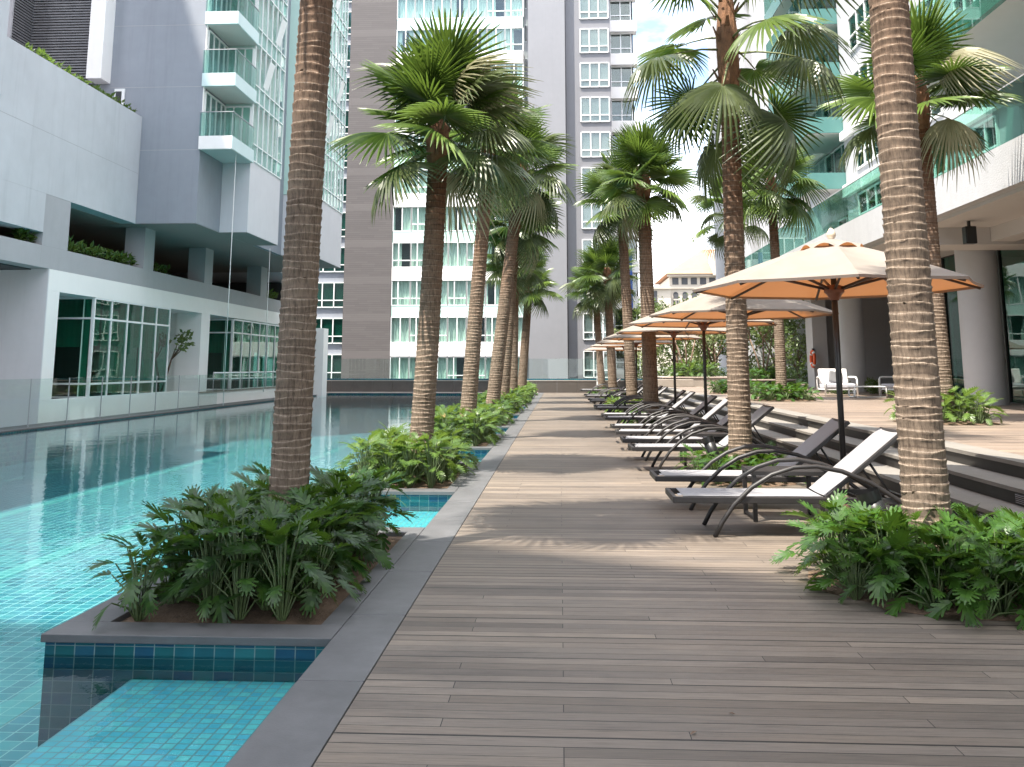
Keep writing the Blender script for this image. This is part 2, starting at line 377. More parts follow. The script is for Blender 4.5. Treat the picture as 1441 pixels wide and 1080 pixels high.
# dark stone wall of the raised pool at the far end, with its tiled rim and glass
b = MB(); x = -14.6
while x < 4.8:
    x2 = min(x + 1.2, 4.85); b.box(x + .006, x2 - .006, 53.52, 53.9, -.3, .66); x = x2
w = empty('stone_wall', (0, 0, 0), 0, 'dark brown stone wall closing the far end of pool and deck', 'wall')
b.build('stone_cladding', M['dark_stone'], w)
b = MB(); b.box(-14.6, 4.85, 53.5, 54.1, .665, .70, 1); b.box(-14.6, 4.85, 53.56, 54.1, .705, .80)
b.build('tiled_rim', [M['pool_wall_x'], M['sand_stone']], w)
def rail_panels(parent, pts, z0, z1, mat, pitch=1.6, metal=None, th=.012):
    """run of glass panels along straight legs; each panel and post its own mesh"""
    for (a, c) in zip(pts[:-1], pts[1:]):
        a, c = Vector((*a, 0)), Vector((*c, 0)); L = (c - a).length; d = (c - a) / L; n = max(1, round(L / pitch)); ang = math.atan2(d.y, d.x)
        for i in range(n):
            p = a + d * (L * (i + .5) / n); q = MB()
            q.obox(Matrix.Translation((p.x, p.y, (z0 + z1) / 2)) @ Matrix.Rotation(ang, 4, 'Z'), L / n - .014, th, z1 - z0)
            g = q.build('glass_panel', mat, parent)
            if metal:
                q = MB(); e = a + d * (L * i / n)
                q.obox(Matrix.Translation((e.x, e.y, (z0 + z1) / 2)) @ Matrix.Rotation(ang, 4, 'Z'), .012, .03, z1 - z0 + .01)
                q.build('clamp_post', metal, parent)
g = empty('glass_fence', (0, 0, 0), 0, 'frameless glass fence on top of the dark wall at the pool end', 'fence')
rail_panels(g, [(-14.5, 53.8), (4.7, 53.8)], .81, 1.95, M['rail_glass'], 2.0)
g = empty('glass_fence', (0, 0, 0), 0, 'clear glass fence on left pool edge before white building', 'fence')
rail_panels(g, [(-13.75, 14), (-13.75, 36.4)], -.05, 1.18, M['rail_glass'], 1.86, M['mid_grey'])
g = empty('glass_fence', (0, 0, 0), 0, 'low glass fence with steel handrail beyond niche on left pool edge', 'fence')
rail_panels(g, [(-14.0, 36.6), (-14.0, 50)], .50, 1.28, M['rail_glass'], 1.7, M['mid_grey'])
q = MB(); q.tube([(-14.0, 36.6, 1.24), (-14.0, 50, 1.24)], .03, 8); q.build('handrail', M['white_metal'], g)
g = empty('glass_fence', (0, 0, 0), 0, 'pale glass fence at far right in front of garden trees', 'fence')
rail_panels(g, [(4.9, 54.0), (14.6, 54.0)], .50, 1.48, M['rail_glass'], 1.9)

# steps up to the upper deck: tread boards and dark risers
st = empty('deck_steps', (0, 0, 0), 0, 'three wide timber steps with black risers up to the upper deck', 'steps')
for (x0, x1, z0, z1) in ((4.03, 4.45, 0, .165), (4.45, 4.87, .165, .33)):
    b = MB(); b.box(x0 - .02, x1 + .02, -6, 53.4, z1 - .04, z1 - .001); b.build('tread', M['tread'], st)
for (x, z0, z1) in ((4.03, -.02, .124), (4.45, .165, .289), (4.87, .33, .495)):
    b = MB(); b.box(x - .004, x + .1, -6, 53.45, z0, z1); b.build('riser', M['riser'], st)
b = MB(); b.box(4.845, 5.25, -6, 53.45, .455, .499); b.build('nosing', M['tread'], st)
def vent(x, y, z, label):
    o = empty('step_vent', (x, y, z), 0, label, 'vent', 'louvred vents in the step risers')
    b = MB(); b.box(-.012, 0, -.15, .15, -.05, .05); b.build('vent_frame', M['black'], o)
    b = MB()
    for i in range(5): b.obox(Matrix.Translation((-.016, 0, -.036 + i * .018)) @ Matrix.Rotation(R(35), 4, 'Y'), .014, .25, .003)
    b.build('vent_slats', M['mid_grey'], o)
vent(4.025, 9.15, .064, 'black louvred vent low in the bottom step riser')
vent(4.445, 9.30, .228, 'black louvred vent in the middle step riser')

# planters standing in the pool along the kerb
PL = [5.3 + 6.03 * i for i in range(8)]
def planter(i, y0):
    y1 = y0 + 3.55; x0, x1 = -2.95, -1.285
    o = empty('pool_planter', (0, 0, 0), 0, f'{ORD[i]} stone edged planter box in the pool beside the deck kerb', 'planter', 'planters along the pool kerb')
    b = MB(); w = .27
    b.box(x0, x1, y0, y0 + w, -.042, .003); b.box(x0, x1, y1 - w, y1, -.042, .003)
    b.box(x0, x0 + w, y0 + w + .002, y1 - w - .002, -.042, .003); b.box(x1 - .13, x1, y0 + w + .002, y1 - w - .002, -.042, .003)
    b.build('coping', M['stone'], o, .004)
    b = MB(); b.box(x0 + .02, x1 - .004, y0 + .02, y1 - .02, -1.0, -.043, 0); wl = b.mesh('tiled_wall', [M['pool_wall_x'], M['pool_wall_y']])
    for p in wl.polygons:
        if abs(p.normal.x) > .5: p.material_index = 1
    link('tiled_wall', wl, o)
    rows = []; r = random.Random(i)
    for a in range(9):
        rows.append([(x0 + .26 + (x1 - x0 - .38) * c / 6, y0 + .26 + (y1 - y0 - .52) * a / 8, -.035 + (r.uniform(0, .05) if 0 < a < 8 and 0 < c < 6 else 0)) for c in range(7)])
    b = MB(); b.grid(rows); b.build('soil', M['soil'], o)
for i, y0 in enumerate(PL): planter(i, y0)

# ------------------------------------------------------------------ left building
LB = empty('apartment_building', (-14.4, 25, 0), 0, 'grey and white apartment block with balconies left of the pool', 'building')
LB.location = (0, 0, 0)
b = MB()
b.box(-14.9, -14.4, 24.9, 36.03, -1.3, .555); b.box(-14.9, -14.4, 36.06, 52, -1.3, .44)
b.box(-14.92, -14.4, 24.9, 25.5, .558, 3.618); b.box(-14.95, -14.4, 24.9, 51.6, 3.62, 4.228)
b.box(-15.4, -14.4, 36.04, 36.94, .44, 3.618); b.box(-14.9, -13.2, 50.6, 51.6, -.2, 3.618)
b.build('podium_frame', M['white'], LB)
b = MB(); b.box(-14.95, -14.36, 36.07, 50.5, .441, .50); b.build('podium_ledge', M['ledge_stone'], LB)
b = MB(); b.box(-46, -14.402, 24.86, 24.898, -1.3, 4.228); b.build('podium_end_wall', M['lilac'], LB)
b = MB()
b.box(-17.4, -14.96, 25.0, 51, 3.63, 3.75); b.box(-17.2, -17.0, 33.1, 36.1, .5, 3.63); b.box(-17, -14.91, 33.1, 36.04, .35, .5)
b.box(-17.0, -15.41, 36.2, 36.9, .44, 3.62)
b.build('niche', M['white'], LB)
b = MB(); b.box(-17.6, -17.25, 25, 51, .3, 3.62); b.box(-17.2, -14.95, 25.5, 33.05, .40, .55); b.build('room', M['room'], LB)

def grid_frame(parent, axis, c, us, vs, w=.05, d=.06, mat='white_metal', name='window_frame'):
    """mullions at us and transoms at vs; axis 'x' = face looks along X (u is Y), 'y' = face looks along -Y (u is X)"""
    b = MB(); u0, u1, v0, v1 = us[0], us[-1], vs[0], vs[-1]
    for u in us:
        if axis == 'x': b.box(c - d / 2, c + d / 2, u - w / 2, u + w / 2, v0, v1)
        else: b.box(u - w / 2, u + w / 2, c - d / 2, c + d / 2, v0, v1)
    for v in vs:
        for a, e in zip(us[:-1], us[1:]):
            if axis == 'x': b.box(c - d / 2 - .003, c + d / 2 + .003, a + w / 2 - .004, e - w / 2 + .004, v - w / 2, v + w / 2)
            else: b.box(a + w / 2 - .004, e - w / 2 + .004, c - d / 2 - .003, c + d / 2 + .003, v - w / 2, v + w / 2)
    return b.build(name, M[mat], parent)
def curtain_mesh(axis, c, u0, u1, z0, z1, amp=.04, per=.16):
    b = MB(); n = max(6, int((u1 - u0) / per * 4)); top = []; bot = []
    for i in range(n + 1):
        u = u0 + (u1 - u0) * i / n; o = amp * math.sin(i * math.pi / 2 + .6 * math.sin(i * .7))
        for lst, z in ((top, z1), (bot, z0)):
            lst.append((c + o, u, z) if axis == 'x' else (u, c + o, z))
    b.grid([bot, top]); return b
# bay window 1 and 2: +X face and the return that looks at the camera
def bay(y0, y1, n, xin, z0=.56, z1=3.6, tr=(.97, 2.98)):
    f = grid_frame(LB, 'x', -14.45, [y0 + (y1 - y0) * i / n for i in range(n + 1)], [z0, *tr, z1], .06, .08, name='bay_window')
    grid_frame(f, 'y', y0 + .04, [xin, -14.50], [z0, *tr, z1], .06, .07)
    b = MB(); b.box(-14.462, -14.448, y0 + .05, y1, z0, z1); b.box(xin, -14.47, y0 + .046, y0 + .06, z0, z1); b.build('pane', M['pane_dark'], f)
    for i in range(n):
        u = y0 + (y1 - y0) * i / n; w = (y1 - y0) / n
        b = curtain_mesh('x', -14.75, u + .1, u + w - .06, 2.15 - .12 * (i % 3), z1, .02); b.build('blind', M['curtain_g'], f)
        if i % 2 == 0: b = curtain_mesh('x', -14.8, u + .02, u + w * .42, z0, z1); b.build('curtain', M['curtain_g'], f)
    b = curtain_mesh('y', y0 + .35, xin + .05, -14.6, 2.1, z1, .02); b.build('blind', M['curtain_g'], f)
    b = curtain_mesh('y', y0 + .45, -15.05, -14.6, z0, z1); b.build('curtain', M['curtain_g'], f)
bay(27.6, 33.1, 5, -15.9)
bay(39.75, 50.5, 9, -16.2, .5, 3.55)
# grey parking floors
b = MB()
b.box(-14.9, -14.4, 24.41, 52, 4.23, 4.848); b.box(-14.9, -14.4, 8, 24.408, 4.23, 4.84)
b.build('parking_parapet', M['mid_grey'], LB)
b = MB()
b.box(-14.9, -14.402, 24.42, 25.75, 4.85, 6.298)
b.build('parking_wall', M['mid_grey'], LB)
for (a, c) in ((30.65, 31.44), (36.13, 36.97), (43.13, 44.1)):
    b = MB(); b.box(-15.1, -14.402, a, c, 4.85, 6.298); b.build('parking_column', M['mid_grey'], LB)
b = MB()
b.box(-14.92, -14.398, 8, 24.418, 5.21, 6.30); b.box(-14.92, -14.398, 8, 29.858, 6.302, 10.04)
b.build('upper_wall', M['pale_grey'], LB)
b = MB(); b.box(-22.3, -22, 8, 52, 4.2, 6.4); b.box(-22, -14.95, 51.7, 51.98, 4.85, 6.3); b.box(-22, -14.92, 8, 52, 4.2, 4.80)
for yy in (27.0, 34, 40): b.box(-20.5, -19.9, yy, yy + .7, 4.8, 6.3)
b.build('car_park', M['dark_grey'], LB)
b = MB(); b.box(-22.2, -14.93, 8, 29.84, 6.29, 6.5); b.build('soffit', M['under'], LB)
b = MB(); b.box(-22.2, -14.42, 46.02, 52, 6.302, 9.0); b.build('end_volume', M['lilac'], LB)
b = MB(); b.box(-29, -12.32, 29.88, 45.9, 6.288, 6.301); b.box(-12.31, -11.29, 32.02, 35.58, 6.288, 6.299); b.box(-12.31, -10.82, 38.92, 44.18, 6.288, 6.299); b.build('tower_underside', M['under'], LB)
b = MB(); b.box(-17.4, -14.93, 8, 29.8, 9.3, 9.5); b.build('roof_terrace', M['mid_grey'], LB)
# tower: stepped volumes above the soffit at 6.3 m
TZ = 25.5
b = MB()
b.box(-30, -12.3, 29.86, 46, 6.302, TZ); b.box(-12.298, -12.15, 35.6, 38.9, 6.302, TZ)
b.build('tower_wall', M['blue_grey'], LB)
b = MB()
b.box(-12.296, -11.27, 32.0, 35.6, 6.30, 8.98); b.build('tower_base', M['lilac'], LB)
b = MB(); b.box(-12.296, -10.8, 38.9, 44.2, 6.30, 8.98); b.build('tower_base', M['lilac'], LB)
b = MB()
for z in (8.85, 11.1, 13.35): b.box(-15.6, -12.302, 29.857, 29.862, z, z + .014)
b.box(-14.402, -14.396, 8.1, 29.8, 8.02, 8.034)
b.build('panel_joint', M['mid_grey'], LB)
b = MB(); b.box(-18.4, -16.16, 30.0, 30.1, 9.5, 24); b.build('louvre_backing', M['mid_grey'], LB)
b = MB(); z = 10.0
while z < 16.5: b.box(-18.5, -16.18, 29.70, 29.83, z, z + .055); b.box(-18.62, -18.5, 28.6, 29.7, z, z + .055); z += .10
b.build('louvre_screen', M['louvre'], LB)
b = MB(); b.box(-16.15, -15.62, 29.2, 29.858, 11.25, TZ); b.build('white_fin', M['white'], LB)
b = MB(); b.box(-26, -18.64, 28.7, 29.85, 9.5, TZ); b.box(-18.63, -18.5, 28.5, 28.58, 9.5, TZ); b.build('side_block', M['mid_grey'], LB)
b = MB(); b.box(-17, -14.3, 10, 21.9, 8.4, 13.2); b.build('corner_block', M['pale_grey'], LB)
f = MB(); f.box(-15.42, -15.06, 29.80, 29.85, 10.2, 11.05); f = f.build('terrace_door', M['white_metal'], LB)
f2 = MB(); f2.box(-15.36, -15.16, 29.78, 29.795, 10.24, 10.95); f2.build('pane', M['room'], f)
# curtain walls on the stepped bays
def curtain_wall(X, y0, y1, n, back):
    fl = [9.0 + 2.245 * i for i in range(8)]; us = [y0 + (y1 - y0) * i / n for i in range(n + 1)]
    vs = []
    for z in fl[:-1]: vs += [z, z + .62]
    vs += [fl[-1]]
    f = grid_frame(LB, 'x', X, us, vs, .045, .07, name='glass_facade')
    b = MB(); b.box(X - .012, X - .002, y0, y1, 9, fl[-1]); b.build('pane', M['pane_teal'], f)
    b = MB()
    for z in fl[:-1]: b.box(X - .2, X - .05, y0, y1, z + .02, z + .60)
    b.build('spandrel', M['aqua'], f)
    b = curtain_mesh('x', X - .32, y0, y1, 9, fl[-1], .05, .25); b.build('curtain', M['white'], f)
    # return face towards the camera
    b = MB(); b.box(-12.29, X - .03, y0 - .005, y0 + .05, 9.0, fl[-1]); b.build('return_wall', M['aqua2'], f)
    b = MB(); b.box(-12.29, X - .35, y0 + .06, y1 - .06, 9.0, fl[-1]); b.build('core', M['room'], f)
    # opened casements
    for k, (uu, zz) in enumerate(((.35, 1), (.7, 2), (.55, 4), (.2, 3))):
        q = MB(); q.obox(Matrix.Translation((X + .14, y0 + (y1 - y0) * uu, fl[zz] + 1.3)) @ Matrix.Rotation(R(14), 4, 'Y'), .03, .55, 1.05)
        q.build('open_casement', M['white_metal'], f)
curtain_wall(-11.27, 32.0, 35.6, 6, -12)
curtain_wall(-10.8, 38.9, 44.2, 9, -12)
b = MB(); b.box(-12.148, -11.9, 35.61, 36.2, 9.0, TZ); b.build('white_fin', M['white'], LB)
for k in range(6):
    z = 8.86 + 2.243 * k
    b = MB(); b.box(-12.33, -11.17, 29.78, 31.99, z, z + .46); s = b.build('balcony', M['aqua' if k else 'white'], LB)
    b = MB(); b.box(-12.28, -11.185, 29.9, 31.98, z - .012, z - .002); b.build('soffit', M['soffit'], s)
    b = MB(); b.box(-11.168, -11.15, 29.78, 31.99, z + .002, z + .458); b.build('side_fascia', M['aqua'], s)
    b = MB(); b.box(-12.33, -11.19, 29.80, 29.815, z + .46, z + 1.30); b.box(-11.19, -11.175, 29.80, 31.98, z + .46, z + 1.30); b.build('glass_rail', M['rail_aqua'], s)
    b = MB(); b.box(-12.33, -11.17, 29.79, 29.83, z + 1.30, z + 1.325); b.box(-11.20, -11.165, 29.83, 31.98, z + 1.30, z + 1.325)
    for yy in (29.8, 30.5, 31.2): b.box(-11.2, -11.188, yy, yy + .012, z + .46, z + 1.3)
    b.build('handrail', M['mid_grey'], s)
    b = MB(); b.box(-12.298, -12.27, 29.86, 29.98, z + .46, z + 2.243); b.build('post', M['white'], s)
    d = grid_frame(s, 'y', 31.93, [-12.27, -11.95, -11.63, -11.32], [z + .48, z + 2.1], .05, .05, name='balcony_door')
    b = MB(); b.box(-12.27, -11.3, 31.94, 31.955, z + .48, z + 2.1); b.build('pane', M['pane_teal'], d)
    d = grid_frame(s, 'x', -12.26, [30.02, 30.5, 31.0, 31.5, 31.88], [z + .48, z + 2.1], .05, .05, name='balcony_door')
    b = MB(); b.box(-12.275, -12.265, 30.02, 31.88, z + .48, z + 2.1); b.build('pane', M['pane_teal'], d)
# unseen blocks added and shaped to shade near deck, left pool and tower front
b = MB(); b.prism([(-33, -4.2, -8), (-33, -26, -8), (-1.75, -26, -8), (-1.75, -10.9, -8), (-12.25, -7.9, -8), (-16.6, -5.7, -8)], (0, 0, 53)); b.build('side_shade_block', M['blue_grey'], LB)

b = MB(); b.box(-62, -27, 15.5, 24.8, -8, 54); b.build('rear_shade_block', M['blue_grey'], LB)
# thin access ropes hanging down the facade
for i, (x, y, z1, z0) in enumerate(((-11.3, 30.6, 8.85, .2), (-11.9, 36.6, 6.3, .5), (-12.4, 40.2, 6.3, .5))):
    b = MB(); b.tube([(x, y, z1), (x - .01, y, (z0 + z1) / 2), (x - .03, y, z0)], .014, 5)
    tag(b.build('hanging_rope', M['rope']), ['long pale rope hanging from the lowest balcony on the left', 'thin pale rope beside the first left palm trunk', 'thin pale rope farthest along the grey podium'][i], 'rope', 'ropes hanging down the left building')

# ------------------------------------------------------------------ far towers
def window_proto(parent, w, h, cols, rows, X, Yf, Z, frame, cur, name='window', wt=.07, open_frac=.0, seed=0, pane='pane'):
    """window facing -Y with lower-left corner at (X, Z)"""
    us = [w * c for c in cols]; vs = [h * r for r in rows]
    f = grid_frame(parent, 'y', 0, us, vs, wt, .09, frame, name)
    q = MB(); q.box(0, w, .02, .032, 0, h); q.build('pane', M[pane], f)
    if cur:
        q = MB(); r = random.Random(seed); k = max(10, int(w / .06)); lo = []; hi = []
        lo2, hi2 = [], []
        split = open_frac
        for i in range(k + 1):
            u = w * i / k; o = .05 * math.sin(i * 1.57)
            if split and split[0] < i / k < split[1]:
                if lo: q.grid([lo, hi]); lo, hi = [], []
                continue
            lo.append((u, .22 + o, 0)); hi.append((u, .22 + o, h))
        if len(lo) > 1: q.grid([lo, hi])
        q.build('curtain', M[cur], f)
    f.location = (X, Yf, Z); return f
T1 = empty('tower', (0, 0, 0), 0, 'tall brown clad tower with pale green glazing behind the pool end', 'building')
YB = 62.0
b = MB(); b.box(-14.9, -11.57, YB, YB + 14, -8, 44); b.build('clad_wall', M['cladding'], T1)
b = MB(); b.box(-11.56, -2.45, YB + .55, YB + 14, -8, 44); b.build('room_core', M['room'], T1)
b = MB(); b.box(-24, -14.91, YB + 1.2, YB + 14, -8, 44); b.build('left_wing', M['blue_grey'], T1)
b = MB(); z = 2.18 - 5.15
while z < 40: b.box(-11.56, -2.46, YB - .02, YB + .5, z, z + .93); z += 5.15
b.build('white_band', M['white'], T1)
b = MB(); z = 2.18 + 2.66 - 5.15
while z < 40: b.box(-11.55, -2.47, YB + .03, YB + .5, z, z + .80); z += 5.15
b.build('spandrel', M['aqua2'], T1)
us = [0, .12, .36, .66, 1]
n = 0; protos = []
bays = 7; bw = (11.56 - 2.46) / bays
variants = [('curtain', 0), ('curtain', (.52, .98)), ('curtain', (.30, .62)), ('curtain', 0), ('curtain', (.10, .5))]
for vi, (cu, of) in enumerate(variants):
    protos.append(window_proto(T1, bw - .02, 1.72, [0, .34, 1] if vi % 2 else [0, .5, 1], [0, 1] if vi % 2 == 0 else [0, .28, 1], 0, YB + .06, -20, 'white_metal', cu, open_frac=of, seed=vi))
used = [False] * len(protos); rw = random.Random(3)
for fl in range(12):
    z = (3.11 if fl % 2 == 0 else 5.64) + 5.15 * (fl // 2) if fl else 3.11
    for k in range(bays):
        if fl > 9 and k < 0: continue
        vi = rw.choice([0, 0, 1, 2, 3, 3, 4])
        o = protos[vi] if not used[vi] else copy_tree(protos[vi], T1)
        used[vi] = True; o.location = (-11.55 + bw * k, YB + .06, z)
z = .55
for k in range(bays):
    o = copy_tree(protos[(k * 2) % 5], T1); o.location = (-11.55 + bw * k, YB + .06, .42)
for vi, u in enumerate(used):
    if not u: protos[vi].location = (-11.55, YB + .06, 35)
# stair window strip on the left wing: white slabs, dark panes
sw = window_proto(T1, 2.3, 1.72, [0, .30, .66, 1], [0, .28, 1], -17.35, YB + 1.12, .6, 'white_metal', 'curtain', open_frac=(.2, .99), pane='pane_dark')
for k in range(1, 14):
    o = copy_tree(sw, T1); o.location = (-17.35 + (0.0 if k < 3 else .0), YB + 1.12, .6 + 2.5 * k)
# lit-side white slab edges
T2 = empty('apartment_block', (0, 0, 0), 0, 'smooth grey apartment block with white framed windows behind deck end', 'building')
b = MB(); b.box(-2.10, .50, YB - .6, YB + 14, -8, 44); b.build('blank_slab', M['slab_grey'], T2)
b = MB(); b.box(-2.44, -2.11, YB + .5, YB + 14, -8, 44); b.build('recess', M['mid_grey'], T2)
b = MB(); b.box(.51, 3.72, YB, YB + 14, -8, 44); b.build('window_wall', M['wing_grey'], T2)
b = MB(); b.box(3.73, 5.5, YB + 2.2, YB + 14, -8, 44); b.build('side_wall', M['room'], T2)
z = -2.1
while z < 30:
    b = MB(); b.box(3.73, 5.75, YB + 1.6, YB + 2.5, z, z + .85); z += 2.52; b.build('balcony_band', M['white'], T2)
p1 = window_proto(T2, 2.0, 1.74, [0, .33, .66, 1], [0, .27, 1], 1.58, YB - .05, .78, 'white_metal', 'curtain', seed=1)
p2 = window_proto(T2, 2.0, 1.74, [0, .33, .66, 1], [0, .27, 1], 1.58, YB - .05, .78 + 2.52, 'white_metal', 'curtain', open_frac=(.06, .60), seed=2)
p3 = window_proto(T2, 1.5, 1.6, [0, .5, 1], [0, .3, 1], 3.85, YB + 2.1, -1.2, 'white_metal', 'curtain', seed=4)
for k in range(2, 14):
    o = copy_tree(p2 if k in (2,) else p1, T2); o.location = (1.58, YB - .05, .78 + 2.52 * k)
for k in range(1, 15):
    o = copy_tree(p3, T2); o.location = (3.85, YB + 2.1, -1.2 + 2.52 * k)
for k in range(9):
    b = MB(); b.box(-2.36, -2.2, YB + .44, YB + .5, 12.0 + 2.5 * k, 13.3 + 2.5 * k); f = b.build('slot_window', M['white_metal'], T2)
    b = MB(); b.box(-2.33, -2.23, YB + .42, YB + .438, 12.05 + 2.5 * k, 13.25 + 2.5 * k); b.build('pane', M['dark_grey'], f)
b = MB(); b.tube([(0.505, YB - .1, -4), (.505, YB - .1, 40)], .06, 8); b.build('downpipe', M['dark_grey'], T2)
for i, (z0, z1) in enumerate(((.2, 4.2), (5.5, 9.3))):
    b = MB(); b.box(4.75, 5.05, YB + 1.35, YB + 1.4, z0, z1); tag(b.build('banner', M['blue']), ['lower long blue banner on the white balcony side of grey block', 'upper blue banner on the white balcony side of grey block'][i], 'banner', 'blue banners')
# ------------------------------------------------------------------ right building
RB = empty('residential_building', (0, 0, 0), 0, 'pale building with long stucco fascia and teal glass balconies on the right', 'building')
b = MB(); b.box(9.0, 24, -14, 39, 5.06, 5.955); b.build('fascia', M['stucco'], RB)
b = MB(); b.box(9.25, 24, -13.8, 38.8, 4.98, 5.058); b.box(12.2, 24, 39.01, 47, 4.98, 5.9); b.build('soffit', M['soffit'], RB)
b = MB(); b.box(9.6, 24, 23.4, 24.6, 4.55, 4.978); b.box(10.9, 11.5, -13.8, 23.38, 4.62, 4.977); b.build('soffit_beam', M['soffit'], RB)
b = MB(); y = 30.5
while y < 45: b.box(12.3, 20, y, y + .12, 4.70, 4.97); y += .3
b.build('soffit_slats', M['mid_grey'], RB)
for (x, y, r) in ((11.35, 25.3, .52), (11.6, 37.2, .48), (11.35, 12.0, .52)):
    b = MB(); b.lathe([(r, .49), (r, 4.98)], (x, y, 0), 36); b.build('column', M['column'], RB)
rail_panels(RB, [(9.06, 6), (9.06, 38.9)], 5.96, 7.10, M['rail_teal'], 1.65)
b = MB(); b.box(9.04, 9.08, 6, 38.9, 7.10, 7.125); b.build('handrail', M['mid_grey'], RB)
# glazed lounge under the slab
f = grid_frame(RB, 'x', 12.4, [-8 + 3.8 * i for i in range(11)], [.5, 4.98], .05, .08, 'char', 'glazed_wall')
b = MB(); b.box(12.41, 12.425, -8, 30, .5, 4.98); b.build('pane', M['pane_dark'], f)
b = MB(); b.box(18, 18.2, -8, 30, .4, 5); b.box(12.5, 18, 29.8, 30.0, .4, 5); b.build('lounge_wall', M['back_wall'], RB)
b = MB()
for (yy, w) in ((18.5, 2.2), (22.2, 2.0), (26.3, 2.4)): b.box(14.2, 15.1, yy, yy + w, .5, .95); b.box(15.1, 15.35, yy, yy + w, .5, 1.4); b.box(14.2, 15.1, yy - .2, yy, .5, 1.15)
b.build('lounge_seat', M['dark_grey'], RB)
b = MB(); b.box(12.95, 24, 46, 46.3, .49, 5.0); b.build('back_wall', M['back_wall'], RB)
b = MB(); b.box(12.25, 12.94, 45.2, 46.4, .49, 5.2); b.build('pier', M['column'], RB)
b = MB(); b.box(19.5, 19.8, 30, 46, .49, 5.0); b.build('side_wall', M['back_wall'], RB)
# floors above
b = MB()
b.box(12.2, 24, 24.0, 38.6, 5.96, 30); b.box(12.2, 24, -14, 23.98, 5.96, 30); b.box(12.7, 24, 38.61, 58, 5.95, 30)
b.build('upper_wall', M['wall_r'], RB)
b = MB(); b.box(12.0, 12.195, 24.6, 38.55, 8.55, 9.05); b.box(12.0, 12.195, 24.6, 38.55, 11.0, 11.35); b.build('string_course', M['white'], RB)
b = MB(); b.box(9.0, 12.19, -14, 24.0, 8.86, 9.30); b.build('upper_slab', M['soffit'], RB)
b = MB(); b.box(9.9, 12.19, 23.7, 23.98, 8.30, 8.858); b.build('soffit_beam', M['soffit'], RB)
rail_panels(RB, [(8.98, 2), (8.98, 24)], 8.75, 10.4, M['rail_teal'], 1.65)
rail_panels(RB, [(8.98, 24.02), (12.1, 24.02)], 8.75, 10.4, M['rail_teal'], 1.55)
def side_window(y0, y1, z0, z1, n):
    f = grid_frame(RB, 'x', 12.17, [y0 + (y1 - y0) * i / n for i in range(n + 1)], [z0, z0 + .42 * (z1 - z0), z1], .06, .09, name='window')
    b = MB(); b.box(12.175, 12.19, y0, y1, z0, z1); b.build('pane', M['pane_dark'], f)
    b = MB(); b.box(12.192, 12.199, y0, y1, z0, z1); b.build('room', M['room'], f)
for z in (6.95, 9.45, 11.95, 14.4, 16.9):
    for (a, c) in ((34.0, 37.0), (28.6, 31.2), (25.2, 27.2)): side_window(a, c, z, z + 1.45, 3)
# sliding doors on the terrace behind the glass rail
for (a, c) in ((9.0, 12.5), (14, 17.5), (19, 22.6)): side_window(a, c, 6.0, 8.3, 3)
# balconies further along
for k in range(6):
    z = 8.96 + 2.45 * k
    b = MB(); b.box(10.7, 12.69, 38.62, 45.6, z, z + .70); s = b.build('balcony', M['teal'], RB)
    b = MB(); b.box(10.75, 12.69, 38.68, 45.55, z - .02, z - .002); b.build('soffit', M['soffit'], s)
    b = MB(); b.box(10.72, 12.6, 38.64, 38.655, z + .70, z + 1.55); b.box(10.72, 10.735, 38.66, 45.55, z + .70, z + 1.55); b.build('glass_rail', M['rail_teal'], s)
    d = grid_frame(s, 'x', 12.66, [39.2, 40.4, 41.6, 42.8], [z + .72, z + 2.3], .06, .06, name='balcony_door')
    b = MB(); b.box(12.67, 12.685, 39.2, 42.8, z + .72, z + 2.3); b.build('pane', M['pane_dark'], d)
b = MB(); b.lathe([(.42, 5.95), (.42, 8.95)], (11.35, 39.6, 0), 28); b.build('column', M['wall_r'], RB)
b = MB(); b.box(9.4, 12.69, 39.02, 50, 5.3, 5.9); b.build('terrace_slab', M['wall_r'], RB)
rail_panels(RB, [(9.4, 39.1), (9.4, 50)], 5.91, 6.95, M['rail_teal'], 1.7)
for (a, z0, z1) in ((40.2, 6.0, 8.0), (43.3, 6.3, 8.1), (45.0, 6.3, 8.1), (46.8, 6.3, 8.1)):
    w = 1.2 if a < 41 else .45; f = grid_frame(RB, 'x', 12.66, [a, a + w], [z0, z1], .07, .08, name='window')
    b = MB(); b.box(12.67, 12.69, a, a + w, z0, z1); b.build('pane', M['pane_dark'], f)
b = MB(); b.box(12.6, 26, 60, 74, -8, 34); b.build('end_wing', M['wall_r'], RB)
def speaker(x, y, z, label):
    o = empty('wall_speaker', (x, y, z), 0, label, 'speaker', 'loudspeakers under the slab')
    b = MB(); b.box(-.13, .13, -.11, .11, -.20, .22); b.build('cabinet', M['dkplastic'], o, .015)
    b = MB(); b.box(-.105, .105, -.122, -.111, -.175, .19); b.build('grille', M['black'], o)
    b = MB(); b.box(-.03, .03, -.03, .03, .221, .42); b.build('bracket', M['black'], o)
speaker(9.9, 22.3, 4.62, 'black box loudspeaker under the slab edge beside the round column')
speaker(9.8, 18.9, 4.60, 'black box loudspeaker under the slab edge at the right border')

